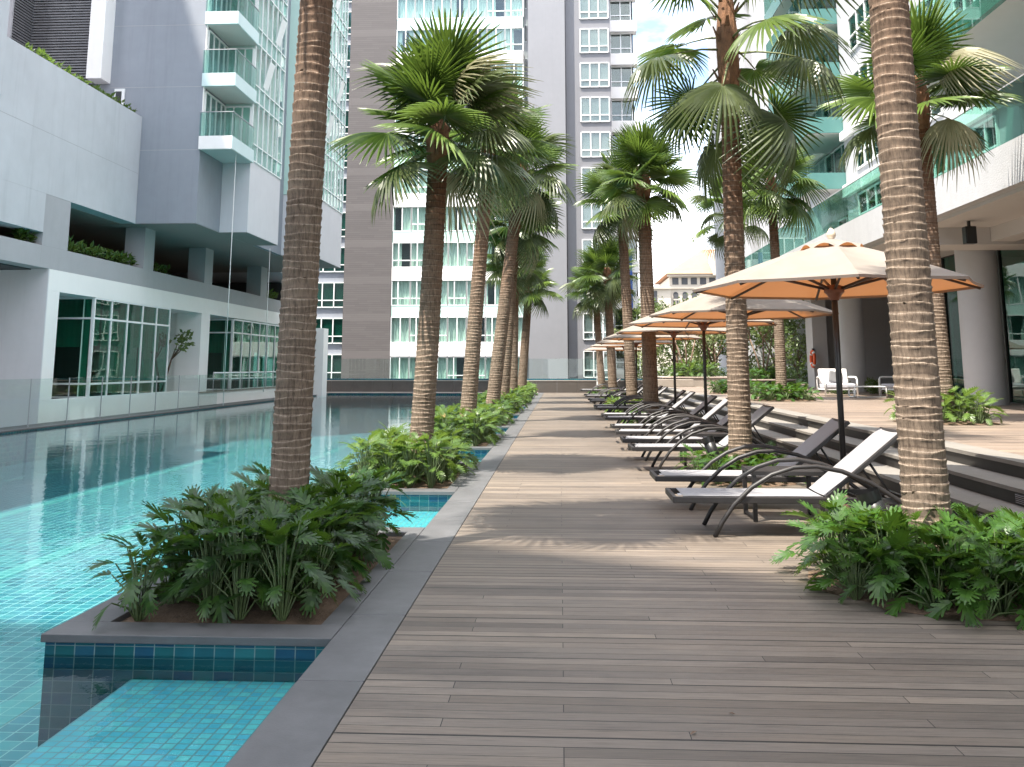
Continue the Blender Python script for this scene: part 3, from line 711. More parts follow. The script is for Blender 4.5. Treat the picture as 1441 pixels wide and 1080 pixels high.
# life ring on the pier
o = empty('life_ring', (12.18, 45.1, 1.86), 0, 'orange life ring hanging on grey wall end by the glass fence', 'life ring')
b = MB(); rows = []
for i in range(33):
    a = 6.28319 * i / 32; rows.append([(.09 * math.sin(q * .6283) * .8, (.30 + .085 * math.cos(q * .6283)) * math.cos(a), (.36 + .085 * math.cos(q * .6283)) * math.sin(a)) for q in range(10)])
b.grid(rows, 0, True); b.build('ring', M['orange'], o)
for k in range(4):
    a = R(45 + 90 * k); b = MB(); rows = []
    for i in range(5):
        t = a + (i - 2) * .07; rows.append([(.098 * math.sin(q * .6283) * .85, (.30 + .094 * math.cos(q * .6283)) * math.cos(t), (.36 + .094 * math.cos(q * .6283)) * math.sin(t)) for q in range(10)])
    b.grid(rows, 0, True); b.build('band', M['white_metal'], o)
b = MB(); b.box(-.02, .10, -.03, .03, .38, .50); b.build('hook', M['black'], o)

# low stone planters at the far end of the upper deck
def stone_planter(x0, x1, y0, y1, z1, label, mat='ledge_stone'):
    o = empty('stone_planter', (0, 0, 0), 0, label, 'planter'); b = MB(); b.box(x0, x1, y0, y1, .49, z1 - .05); b.build('planter_wall', M[mat], o)
    b = MB(); b.box(x0 - .04, x1 + .04, y0 - .04, y0 + .3, z1 - .049, z1); b.box(x0 - .04, x1 + .04, y1 - .3, y1 + .04, z1 - .049, z1)
    b.box(x0 - .04, x0 + .3, y0 + .301, y1 - .301, z1 - .049, z1); b.box(x1 - .3, x1 + .04, y0 + .301, y1 - .301, z1 - .049, z1); b.build('coping', M['sand_stone'], o)
    b = MB(); b.box(x0 + .3, x1 - .3, y0 + .3, y1 - .3, z1 - .12, z1 - .06); b.build('soil', M['soil'], o)
stone_planter(5.2, 9.0, 47.2, 50.6, .98, 'low pale stone planter at the far end of the upper deck')
stone_planter(9.6, 12.0, 47.8, 51.0, .85, 'low dark stone planter beside the wall end with life ring', 'dark_stone')
b = MB(); b.box(4.7, 6.6, 46.2, 47.1, .50, .86); tag(b.build('stone_bench', M['ledge_stone'], None, .01), 'low stone bench block at the top end of the timber steps', 'bench')
b = MB(); b.box(2.05, 2.22, 52.6, 52.75, 0, 1.55); b.box(2.03, 2.24, 52.58, 52.77, 1.551, 1.6); tag(b.build('white_post', M['white_metal']), 'slim white post before the dark wall at the deck end', 'post')

# ------------------------------------------------------------------ outdoor armchair, sofa and coffee table
def armchair(name, x, y, rz, w, label, cat):
    o = empty(name, (x, y, .5), rz, label, cat)
    for s in (-1, 1):
        b = MB(); X = s * (w / 2 - .03)
        b.tube([(X, -.38, .02), (X, -.38, .56), (X, -.34, .62), (X, -.26, .64), (X, .28, .64), (X, .36, .62), (X, .40, .54), (X, .40, .02)], .038, 8, flat=.8); b.build('arm_frame', M['white_metal'], o)
    b = MB(); b.box(-w / 2 + .05, w / 2 - .05, -.36, .40, .21, .26); b.build('seat_frame', M['white_metal'], o)
    b = MB(); b.box(-w / 2 + .07, w / 2 - .07, -.38, .32, .263, .42); b.build('seat_cushion', M['cushion'], o, .04)
    b = MB(); b.obox(Matrix.Translation((0, .36, .66)) @ Matrix.Rotation(R(-12), 4, 'X'), w - .16, .13, .52); b.build('back_cushion', M['white'], o, .04)
    b = MB(); b.obox(Matrix.Translation((.05, .25, .63)) @ Matrix.Rotation(R(-16), 4, 'X') @ Matrix.Rotation(R(14), 4, 'Y'), .46, .11, .40); b.build('throw_pillow', M['pillow'], o, .045)
armchair('outdoor_armchair', 9.5, 32.3, R(4), 1.15, 'white framed outdoor armchair with grey cushions and a dark pillow', 'armchair')
armchair('outdoor_sofa', 11.6, 31.6, R(-62), 1.7, 'white framed outdoor sofa partly behind the near right palm', 'sofa')
o = empty('coffee_table', (10.0, 30.7, .5), 0, 'low white coffee table with looped legs between armchair and sofa', 'table')
b = MB(); b.box(-.55, .55, -.3, .3, .335, .365); b.build('table_top', M['white_metal'], o, .008)
for s in (-1, 1):
    b = MB(); X = s * .5; b.tube([(X, -.27, .33), (X * 1.06, -.27, .06), (X * .98, -.24, .02), (X * .98, .24, .02), (X * 1.06, .27, .06), (X, .27, .33)], .017, 7); b.build('leg', M['white_metal'], o)
    b = MB(); b.tube([(-.5, s * .285, .33), (-.5, s * .285, .05), (-.45, s * .285, .018), (.45, s * .285, .018), (.5, s * .285, .05), (.5, s * .285, .33)], .015, 7); b.build('leg_loop', M['white_metal'], o)

# ------------------------------------------------------------------ old hotel far away
H = empty('hotel', (0, 0, 0), 0, 'cream classical building with orange hipped roof and arched windows far behind', 'building')
YH = 130.0
b = MB(); b.box(15.6, 34, YH, YH + 16, -8, 14.1); b.box(11.4, 15.59, YH - 1.0, YH + 14, -8, 12.3); b.build('wall', M['cream'], H)
b = MB()
for z, d in ((14.1, .55), (12.4, .30), (9.35, .25)): b.box(15.55 - d * .5, 34.5, YH - d, YH - .004, z, z + .35)
for z, d in ((12.3, .4), (9.3, .3)): b.box(11.1, 15.58, YH - 1 - d, YH - 1.004, z, z + .3)
b.build('cornice', M['cream'], H)
b = MB(); e = [(15.0, YH - .9, 14.46), (35, YH - .9, 14.46), (35, YH + 17, 14.46), (15.0, YH + 17, 14.46)]; r0, r1 = (21.5, YH + 8, 19.0), (30, YH + 8, 19.0)
b.face([e[0], e[1], r1, r0]); b.face([e[3], e[0], r0]); b.face([e[2], e[3], r0, r1]); b.face([e[1], e[2], r1]); b.face(e[::-1]); b.build('roof', M['roof_tile'], H)
b = MB(); b.prism([(21.6, YH - 1.2, 14.2), (24.6, YH - 1.2, 14.2), (24.6, YH - 1.2, 17.2), (23.1, YH - 1.2, 18.6), (21.6, YH - 1.2, 17.2)], (0, 4, 0)); b.build('gable', M['cream'], H)
for i in range(8):
    x = 16.0 + i * 1.30
    b = MB(); b.box(x, x + .85, YH - .06, YH - .004, 13.0, 13.95); f = b.build('attic_window', M['dark_grey'], H)
    n = 8; b = MB()
    ol = [(x + .08, YH - .06, 10.1), (x + .78, YH - .06, 10.1), (x + .78, YH - .06, 11.6)] + [(x + .43 + .35 * math.cos(math.pi * q / n), YH - .06, 11.6 + .35 * math.sin(math.pi * q / n)) for q in range(1, n)] + [(x + .08, YH - .06, 11.6)]
    b.prism(ol, (0, .05, 0)); f = b.build('arched_window', M['dark_grey'], H)
    b = MB(); b.box(x + .02, x + .84, YH - .1, YH - .062, 10.75, 10.95); b.box(x + .39, x + .47, YH - .09, YH - .062, 10.1, 10.74); b.build('glazing_bar', M['cream'], f)
b = MB(); b.box(13.0, 13.7, YH - 1.06, YH - 1.004, 9.7, 12.0); b.build('tall_window', M['dark_grey'], H)

# ------------------------------------------------------------------ garden trees beyond the far glass
def leaf_cloud(b, c, rx, ry, rz, n, size, r, m=0):
    for _ in range(n):
        while True:
            p = Vector((r.uniform(-1, 1), r.uniform(-1, 1), r.uniform(-1, 1)))
            if .25 < p.length < 1: break
        q = Vector((c[0] + p.x * rx, c[1] + p.y * ry, c[2] + p.z * rz))
        s = size * r.uniform(.6, 1.3); d = Vector((r.gauss(0, 1), r.gauss(0, 1), r.gauss(0, .7) - .2)).normalized(); e = d.orthogonal().normalized()
        e = (e * math.cos(r.random() * 6) + d.cross(e) * math.sin(r.random() * 6)).normalized()
        b.face([q, q + d * s * .5 + e * s * .26, q + d * s, q + d * s * .5 - e * s * .26], m)
def garden_tree_meshes(seed, h, w, mat):
    r = random.Random(seed); t = MB()
    limbs = []
    top = Vector((r.uniform(-.2, .2), 0, h * .55)); t.tube([(0, 0, 0), (.06, .03, h * .3), top], [.13, .10, .06], 7)
    for k in range(6):
        a = k * 1.1 + r.random(); e = Vector((math.cos(a) * w * .45, math.sin(a) * w * .45, h * r.uniform(.55, .95))); s = Vector((.05, .02, h * r.uniform(.25, .5)))
        t.tube([s, s.lerp(e, .5) + Vector((0, 0, .2)), e], [.06, .04, .015], 5); limbs.append(e)
    c = MB()
    for e in limbs + [Vector((0, 0, h * .9))] + [Vector((r.uniform(-.5, .5) * w, r.uniform(-.5, .5) * w, h * r.uniform(.25, .9))) for _ in range(9)]:
        k = r.uniform(.7, 1.15); leaf_cloud(c, e, w * .24 * k, w * .24 * k, h * .13 * k, 150, .24, r)
    return t.mesh('trunk', M['bark']), c.mesh('crown', mat)
gm = [garden_tree_meshes(11, 6.4, 4.6, M['tree_leaf']), garden_tree_meshes(12, 5.6, 4.2, M['tree_leaf2']), garden_tree_meshes(13, 6.8, 5.0, M['tree_leaf'])]
GT = [(5.2, 57, 1, .82), (7.4, 58.5, 0, .9), (9.4, 56.6, 1, .98), (11.2, 58.2, 2, .88), (13.2, 57, 0, 1.0), (15.0, 58.8, 1, .95), (6.3, 64, 2, 1.0), (10.0, 63.5, 0, 1.05), (13.6, 64.5, 2, 1.05), (17, 62, 0, 1.0)]
gl = ['pale leafy tree beside the white balcony tower behind far glass', 'dark leafy tree behind the third and fourth parasols', 'pale broad tree behind the stone planter at far glass', 'dark tree between the right deck palm and upper deck palm', 'dark dense tree behind the upper deck palm trunk', 'pale tree behind the wall with the life ring', 'rear dark tree in the left of the far garden', 'rear mid tree at the middle of the far garden', 'rear tall tree at the right of the far garden', 'rear tree mostly hidden by the right building wall']
for i, (x, y, v, s) in enumerate(GT):
    o = empty('garden_tree', (x, y, -.4), i * 1.7, gl[i], 'tree', 'garden trees beyond the far glass'); o.scale = (s, s, s)
    link('trunk', gm[v][0], o); link('crown', gm[v][1], o)
b = MB(); r = random.Random(5)
for i in range(46): leaf_cloud(b, (4.8 + i * .25 + r.uniform(-.2, .2), 55.9 + r.uniform(-.4, .5), r.uniform(.1, 1.2)), .5, .4, .45, 70, .2, r)
tag(b.build('undergrowth', M['tree_leaf']), 'leafy undergrowth behind the far glass fence', 'undergrowth', None, 'stuff')
b = MB(); b.box(4.9, 24, 54.3, 80, -8, -.3); structure(b.build('garden_ground', M['soil']))

# slender tree pair rising from the far planter and a frangipani in the niche
def small_tree(name, x, y, z, h, spread, label, seed, n=26, mat='tree_leaf2', size=.2):
    r = random.Random(seed); o = empty(name, (x, y, z), 0, label, 'tree'); t = MB(); c = MB()
    for k in range(3):
        a = k * 2.1 + .4; e = Vector((math.cos(a) * spread * .25, math.sin(a) * spread * .25, h * .55))
        t.tube([(math.cos(a) * .06, math.sin(a) * .06, 0), e * .5 + Vector((.04, 0, 0)), e], [.05, .042, .03], 6)
        for q in range(4):
            a2 = a + r.uniform(-1.2, 1.2); f = e + Vector((math.cos(a2) * spread * .35, math.sin(a2) * spread * .35, h * r.uniform(.15, .42)))
            t.tube([e, e.lerp(f, .55) + Vector((0, 0, -.04)), f], [.028, .02, .012], 5); leaf_cloud(c, f, spread * .16, spread * .16, h * .09, n, size, r)
    t.build('trunk', M['bark'], o); c.build('crown', M[mat], o)
small_tree('slender_tree', 6.6, 48.9, .9, 3.6, 2.4, 'slender multi-stemmed tree growing from the pale stone planter', 21, 40)
small_tree('slender_tree', 10.7, 49.4, .8, 3.9, 2.6, 'slender dark tree behind the right deck palm in the dark planter', 22, 44, 'tree_leaf')
small_tree('frangipani', -15.2, 34.3, .5, 2.3, 1.5, 'small frangipani tree in the white niche of the left building', 23, 22, 'tree_leaf', .22)
# ------------------------------------------------------------------ fan palms
def frond_mesh(seed, Rb, pet, droop, fold, wilt, mats):
    """one fan leaf: petiole along +X, then a pleated palmate blade split into drooping fingers"""
    r = random.Random(seed); b = MB(); N = 40; amax = R(152)
    P = Vector((pet, 0, pet * .05)); sag = -pet * .10
    b.tube([(0, 0, 0), (pet * .35, 0, pet * .07), (pet * .7, 0, pet * .08), tuple(P)], [.022, .016, .012, .010], 5, 1)
    def pt(rad, a, lift=0, extra=0):
        x = rad * math.cos(a); y = rad * math.sin(a); u = rad / Rb
        z = -fold * abs(y) * .55 - droop * Rb * u * u * (.55 + .45 * abs(math.cos(a * .5))) + lift - extra
        # leaf folds a little about the costa
        return Vector((P.x + x * (1 - .12 * droop * u * u), y, P.z + z))
    da = 2 * amax / N
    for i in range(N):
        a = -amax + da * (i + .5); L = Rb * (.66 + .34 * math.cos(a * .55)) * r.uniform(.93, 1.04)
        ex = r.uniform(.0, .10) * Rb + (wilt * r.uniform(.2, 1.0) * Rb if wilt else 0); tw = r.uniform(-.25, .25) * da
        split = r.uniform(.38, .54)
        w1 = da * .5
        st = [(.03, .5, .0), (.25, .5, .012), (split, .48, .018), (split + .17, .32, .016), (.84, .17, .010), (1.0, .02, .0)]
        n = len(b.v); k = 0
        for (t, wf, pl) in st:
            rad = L * t; hw = da * wf; e = ex * max(0, (t - split) / (1 - split)) ** 2
            aa = a + tw * max(0, t - split) * 2
            for (o, l) in ((-hw, -pl * Rb), (0, pl * Rb), (hw, -pl * Rb)):
                b.v.append(tuple(pt(rad, aa + o, l, e)))
        for q in range(len(st) - 1):
            for s_ in (0, 1):
                A = n + q * 3 + s_; b.f.append((A, A + 1, A + 4, A + 3)); b.m.append(0); b.s.append(False)
    return b.mesh('frond', mats)
FM = {}
def fronds(kind):
    if kind in FM: return FM[kind]
    lst = []
    spec = {'full': [(.88, .56, .06, .08, 0), (.94, .64, .13, .16, 0), (.92, .72, .24, .26, .04), (.86, .76, .44, .38, .18), (.78, .62, .75, .75, .62)],
            'loose': [(.80, .95, .30, .25, .05), (.84, 1.05, .55, .42, .18), (.86, 1.15, .75, .55, .30), (.78, .85, .18, .12, 0)],
            'small': [(.72, .50, .16, .12, 0), (.76, .56, .30, .25, 0), (.74, .60, .5, .4, .15)]}[kind]
    for i, (Rb, pet, dr, fo, wi) in enumerate(spec):
        lst.append(frond_mesh(100 + i * 7 + len(kind), Rb, pet, dr, fo, wi, [M['frond_dry'] if wi > .5 else M['frond_old'] if wi > .16 else M['frond'], M['petiole']]))
    FM[kind] = lst; return lst
def trunk_mb(base, top, r0, r1, seed, zb=-.05):
    r = random.Random(seed); b = MB(); base = Vector(base); top = Vector(top); H = (top - base).length
    n = 28; rows = []; ring = []; hg = []; rid = []
    z = 0.0; mid = base.lerp(top, .5) + Vector((r.uniform(-.04, .04), 0, 0))
    def axis(t): return base * (1 - t) ** 2 + mid * 2 * t * (1 - t) + top * t * t
    def rad(t): return r1 + (r0 - r1) * (1 - t) ** 1.3 + .045 * math.exp(-t * H / .22)
    while z < H:
        t = z / H; step = (.054 + .036 * t) * r.uniform(.75, 1.25); ph = r.random() * 6.28; tilt = r.uniform(.004, .016); rr = r.random()
        ph2 = r.random() * 6.28
        for (q, bulge) in ((0.0, .0), (.30, .001), (.72, .003), (.93, .0055), (1.0, .0015)):
            tz = min(1, (z + step * q) / H); c = axis(tz); R0 = rad(tz) + bulge
            row = []
            for j in range(n):
                a = 6.28319 * j / n; wob = tilt * math.sin(a + ph) + .004 * math.sin(3 * a + ph2) + r.uniform(-.003, .003)
                rj = R0 + (r.uniform(-.0025, .0055) if q > .5 else 0)
                row.append((c.x + rj * math.cos(a), c.y + rj * math.sin(a), c.z + wob))
                ring.append(q); hg.append(tz); rid.append(rr)
            rows.append(row)
        z += step
    b.grid(rows, 0, True, True); b.att = {'ring': ring, 'hgt': hg, 'rid': rid}
    return b
def sheath_mb(c, r1, h, seed):
    """brown fibrous leaf bases below the crown with cut petiole stubs"""
    r = random.Random(seed); b = MB(); rows = []; n = 22
    for k in range(9):
        t = k / 8; rad = r1 * (1.02 + .40 * min(t, .6) - 1.6 * max(0, t - .6))
        rows.append([(c[0] + rad * (1 + r.uniform(-.07, .12)) * math.cos(6.28319 * j / n), c[1] + rad * (1 + r.uniform(-.07, .12)) * math.sin(6.28319 * j / n), c[2] + h * t) for j in range(n)])
    b.grid(rows, 0, True, False)
    for k in range(22):
        a = k * 2.39996; t = .1 + .85 * k / 22; z = c[2] + h * t; q = r1 * (1.05 + .3 * t); L = r.uniform(.08, .22); w = r.uniform(.02, .04)
        d = Vector((math.cos(a), math.sin(a), 0)); s = Vector((-d.y, d.x, 0)); p = Vector((c[0], c[1], z)) + d * q
        e = p + d * L * .5 + Vector((0, 0, L))
        b.face([p - s * w, p + s * w, e + s * w * .5, e - s * w * .5]); b.face([p - s * w - d * .02, e - s * w * .5, e + s * w * .5, p + s * w - d * .02])
    return b
def palm(label, base, crown, r0, r1, kind, n, e0, e1, seed, group, scale=1.0, shh=.8):
    o = empty('fan_palm', base, 0, label, 'palm tree', group)
    c = Vector(crown) - Vector(base)
    sh = c - Vector((0, 0, shh)) - Vector((c.x, c.y, 0)) * (shh / c.z)
    trunk_mb((0, 0, -.05), tuple(sh), r0, r1, seed).build('trunk', M['trunk'], o)
    sheath_mb((sh.x, sh.y, sh.z - .02), r1, shh * .9, seed).build('leaf_sheath', M['fibre'], o)
    ms = fronds(kind); r = random.Random(seed * 13 + 1)
    for i in range(n):
        t = i / max(1, n - 1); az = i * 2.39996 + r.uniform(-.3, .3) + seed; el = R(e0 + (e1 - e0) * t + r.uniform(-9, 9))
        mi = min(3, len(ms) - 1, int(t ** 1.5 * min(4, len(ms)) * .999)) if kind != 'loose' else r.choice([3, 0, 1, 2] if t > .25 else [3, 0])
        if r.random() < .2: mi = r.randrange(min(4, len(ms)))
        if len(ms) == 5 and (i == n - 2 or (i == 7 and seed in (2, 4, 14))): mi = 4
        f = link('frond', ms[mi], o); s = scale * r.uniform(.86, 1.1)
        f.matrix_local = (Matrix.Translation(c + Vector((math.cos(az) * .06, math.sin(az) * .06, -.05 - shh * .75 * t))) @ Matrix.Rotation(az, 4, 'Z')
                          @ Matrix.Rotation(-el, 4, 'Y') @ Matrix.Rotation(r.uniform(-.5, .5), 4, 'X') @ Matrix.Scale(s, 4))
    return o
gL, gR, gU = 'palms in the pool planters', 'palms standing in the timber deck', 'palms on the upper deck'
palm('large left palm in nearest pool planter, crown above the photo', (-2.12, 7.2, 0), (-1.98, 7.3, 7.6), .150, .128, 'full', 24, 82, -40, 1, gL)
palm('palm in second pool planter with the big dense crown', (-2.02, 13.2, 0), (-1.76, 13.2, 5.42), .170, .142, 'full', 28, 92, -30, 2, gL, .98, .95)
palm('tall palm in third pool planter with slim ringed orange trunk', (-1.96, 19.2, 0), (-1.46, 19.2, 6.75), .172, .135, 'full', 26, 88, -35, 3, gL, .90, .9)
palm('palm in fourth pool planter, crown spreading right of the third', (-1.92, 25.3, 0), (-1.02, 25.3, 7.35), .19, .16, 'full', 26, 80, -46, 4, gL, 1.08)
palm('palm in fifth pool planter behind the dark fourth trunk', (-1.98, 31.3, 0), (-1.48, 31.3, 6.8), .20, .17, 'full', 26, 80, -46, 5, gL, 1.05)
palm('sixth pool planter palm with grey streaked trunk', (-1.95, 37.3, 0), (-1.85, 37.3, 6.2), .21, .18, 'full', 24, 80, -46, 6, gL, 1.0)
palm('farthest left palm, short, before the smooth grey slab wall', (-1.85, 43.3, 0), (-1.42, 43.3, 5.7), .22, .18, 'full', 24, 82, -42, 7, gL, 1.0)
palm('nearest right palm with pale ringed trunk in front of the loungers', (2.56, 6.75, 0), (2.54, 6.8, 7.9), .155, .132, 'full', 22, 80, -35, 8, gR)
palm('second right palm with long loose drooping fronds over the deck', (2.40, 12.65, 0), (2.46, 12.7, 7.15), .155, .125, 'loose', 24, 86, -54, 9, gR, .98, 2.1)
palm('third right palm with thick brown trunk among the loungers', (2.33, 24, 0), (2.24, 24, 6.75), .20, .165, 'full', 25, 84, -44, 10, gR, .98)
palm('fourth right palm leaning beside the third, crown left of it', (2.34, 30.2, 0), (2.06, 30.2, 7.4), .18, .15, 'full', 24, 82, -44, 11, gR, 1.02)
palm('fifth right palm with slim brown trunk behind the far parasols', (2.33, 41, 0), (2.12, 41, 6.0), .20, .17, 'full', 24, 84, -46, 12, gR, 1.05)
palm('farthest right palm near the dark end wall', (2.28, 50.5, 0), (1.95, 50.5, 6.1), .20, .17, 'full', 26, 84, -46, 13, gR, 1.25)
palm('upper deck palm behind the nearest right trunk', (7.0, 17.3, .49), (6.88, 17.2, 7.15), .175, .15, 'full', 22, 74, -30, 14, gU, 1.12, 1.2)
palm('upper deck palm before the far garden, small upright crown', (6.62, 28.1, .49), (6.58, 28.1, 7.55), .16, .13, 'small', 26, 84, -40, 15, gU, 1.22, 1.0)
palm('upper deck palm hidden behind the second right trunk', (6.52, 35.2, .49), (6.62, 35.2, 7.9), .17, .14, 'loose', 16, 60, -30, 16, gU, 1.0, 1.0)

# ------------------------------------------------------------------ philodendron shrubs
def add_leaf(b, M4, L, W, nl, r, m=0, bend=.5):
    """deeply lobed leaf along local +X, built lobe by lobe"""
    def P(x, y, z=0):
        u = x / L; zz = z - bend * L * u * u * .6 + abs(y) * .22
        return tuple(M4 @ Vector((x, y, zz)))
    for s in (-1, 1):
        for k in range(nl):
            t0 = .04 + .88 * k / nl; t1 = .04 + .88 * (k + 1) / nl; tm = (t0 + t1) / 2
            wl = W * (.55 + .45 * math.sin(math.pi * min(1, tm * .9 + .18))) * r.uniform(.88, 1.08)
            if k == 0: wl *= .8
            ang = R(62 - 34 * tm); x0, x1 = t0 * L, t1 * L; ww = W * .26; dx = math.cos(ang) * wl; dy = math.sin(ang) * wl
            g = (x1 - x0)
            n = len(b.v)
            b.v += [P(x0, 0), P(x1, 0), P(x1 + dx * .16, s * ww), P(x0 + dx * .16, s * ww),
                    P(x0 + g * .06 + dx * .62, s * dy * .62), P(x0 + g * .92 + dx * .62, s * dy * .60), P(x0 + g * .34 + dx * 1.0, s * dy), P(x0 + g * .78 + dx * .96, s * dy * .94)]
            for q in ((0, 1, 2, 3), (3, 2, 5, 4)): b.f.append(tuple(n + i for i in (q if s > 0 else q[::-1]))); b.m.append(m); b.s.append(False)
            q = (4, 5, 7, 6); b.f.append(tuple(n + i for i in (q if s > 0 else q[::-1]))); b.m.append(m); b.s.append(False)
    n = len(b.v); b.v += [P(.90 * L, W * .10), P(.90 * L, -W * .10), P(L * 1.14, 0)]; b.f.append((n, n + 1, n + 2)); b.m.append(m); b.s.append(False)
def shrub_meshes(seed, w, l, plants, per, h, Ls, hole=.2, round_=False, nl=7, sun=False):
    r = random.Random(seed); F = MB(); S = MB()
    for p in range(plants):
        if round_:
            q = math.sqrt((p + .7) / plants); cx = q * w * .5 * math.cos(p * 2.39996) + r.uniform(-.04, .04); cy = q * l * .5 * math.sin(p * 2.39996) + r.uniform(-.04, .04)
        else:
            nx = 4; ny = plants // nx; cx = ((p % nx + .5) / nx - .5) * w + r.uniform(-.07, .07); cy = (((p // nx) + .5) / ny - .5) * l + r.uniform(-.08, .08)
        if math.hypot(cx, cy) < hole: cx += .16 if cx > 0 else -.16
        tall = h * r.uniform(.70, 1.12)
        for k in range(per):
            t = k / per; a = k * 2.39996 + r.uniform(-.4, .4) + p; lean = .10 + .85 * t
            hh = tall * (1.0 - .80 * t * t) * r.uniform(.82, 1.1); out = .06 + .165 * t * r.uniform(.7, 1.25)
            d = Vector((math.cos(a), math.sin(a), 0)); base = Vector((cx, cy, 0)) + d * .02; tip = Vector((cx, cy, hh)) + d * out
            S.tube([base, base.lerp(tip, .5) + Vector((0, 0, hh * .12)) - d * out * .12, tip], [.007, .006, .004], 4, 0, False)
            L = Ls * r.uniform(.75, 1.2); el = R(50 - 75 * t + r.uniform(-18, 18))
            M4 = Matrix.Translation(tip) @ Matrix.Rotation(a + r.uniform(-.5, .5), 4, 'Z') @ Matrix.Rotation(-el, 4, 'Y') @ Matrix.Rotation(r.uniform(-.6, .6), 4, 'X')
            add_leaf(F, M4, L, L * r.uniform(.42, .54), nl, r, 1 if r.random() < .006 else 0, r.uniform(.25, .8))
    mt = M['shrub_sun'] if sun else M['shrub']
    return F.mesh('foliage', [mt, M['leaf_yellow']]), S.mesh('stems', M['shrub_stem'])
def shrub(label, loc, rz, ms, group, sc_=1.0, soil=None):
    o = empty('philodendron_shrub', loc, rz, label, 'shrub', group); o.scale = (sc_, sc_, sc_)
    link('foliage', ms[0], o); link('stems', ms[1], o)
    if soil: link('soil', soil, o)
    return o
def soil_patch(rx, ry, seed):
    r = random.Random(seed); b = MB(); rows = []
    for k in range(6):
        t = k / 5; rows.append([(rx * t * math.cos(6.28319 * j / 30) * (1 + .07 * math.sin(j * 2.3) * t), ry * t * math.sin(6.28319 * j / 30) * (1 + .06 * math.cos(j * 1.7) * t), .003 + .05 * (1 - t * t) + (r.uniform(0, .012) if k < 5 else 0)) for j in range(30)])
    b.grid(rows, 0, True); return b.mesh('soil', M['soil'])
gp, gd, gu = 'shrubs in the pool planters', 'shrub beds cut into the deck', 'shrub beds on the upper deck'
near1 = shrub_meshes(31, 1.12, 2.75, 48, 22, .53, .185, .2, nl=5)
near2 = shrub_meshes(32, 1.62, 1.75, 42, 20, .41, .175, .2, True, nl=5)
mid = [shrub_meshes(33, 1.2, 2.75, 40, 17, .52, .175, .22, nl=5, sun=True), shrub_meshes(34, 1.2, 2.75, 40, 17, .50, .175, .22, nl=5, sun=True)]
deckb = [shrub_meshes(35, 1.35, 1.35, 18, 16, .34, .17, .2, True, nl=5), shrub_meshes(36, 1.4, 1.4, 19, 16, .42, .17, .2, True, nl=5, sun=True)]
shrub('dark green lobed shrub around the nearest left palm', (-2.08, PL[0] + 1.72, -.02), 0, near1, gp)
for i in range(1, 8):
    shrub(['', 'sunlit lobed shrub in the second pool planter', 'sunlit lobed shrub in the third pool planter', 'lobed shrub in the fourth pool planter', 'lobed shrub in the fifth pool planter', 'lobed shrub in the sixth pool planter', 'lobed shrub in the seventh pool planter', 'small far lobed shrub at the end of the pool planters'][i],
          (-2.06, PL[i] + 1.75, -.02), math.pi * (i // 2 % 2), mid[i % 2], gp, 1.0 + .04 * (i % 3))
sp1, sp2 = soil_patch(.84, .90, 1), soil_patch(.78, .78, 2)
shrub('large dark shrub around the nearest right palm at photo edge', (2.62, 6.72, 0), .4, near2, gd, 1.0, sp1)
shrub('low shrub around the second right palm behind loungers', (2.40, 12.65, 0), 1, deckb[0], gd, .92, sp2)
shrub('small shrub at the third right palm between loungers', (2.33, 24, 0), 2, deckb[0], gd, .9, sp2)
shrub('small shrub at the fourth right palm between far loungers', (2.2, 30.2, 0), 3, deckb[1], gd, .95, sp2)
shrub('tiny far shrub at the fifth right palm', (2.33, 41, 0), 4, deckb[1], gd, .9, sp2)
shrub('tiny far shrub at the last right palm by the dark wall', (2.28, 50.5, 0), 5, deckb[0], gd, .9, sp2)
shrub('bright shrub on upper deck behind the nearest right palm trunk', (7.0, 17.3, .497), 2, deckb[1], gu, 1.12, sp2)
shrub('spreading shrub under the upper deck palm before the garden', (6.62, 28.1, .497), 1, deckb[0], gu, 1.25, sp2)
shrub('low shrub on upper deck seen on both sides of second right trunk', (6.52, 35.2, .497), 3, deckb[0], gu, 1.2, sp2)
shrub('bushy shrub in the pale stone planter by the far glass', (7.1, 48.9, .9), 2, deckb[1], gu, 1.6)
shrub('dark bushy shrub in the dark stone planter by the wall end', (10.8, 49.4, .8), 1, deckb[0], gu, 1.5)
for i, (x, y, l) in enumerate(((10.2, 34.4, 'small round bush by the grey wall behind the armchair'), (11.6, 34.9, 'small round bush by the grey wall behind the sofa'))):
    b = MB(); r = random.Random(40 + i)
    for q in range(7): leaf_cloud(b, (r.uniform(-.2, .2), r.uniform(-.2, .2), r.uniform(.15, .4)), .26, .26, .22, 90, .10, r)
    o = empty('round_bush', (x, y, .49), 0, l, 'bush'); b.build('foliage', M['tree_leaf'], o)
    b = MB(); b.tube([(0, 0, 0), (0, 0, .3)], .03, 6); b.build('stems', M['bark'], o)
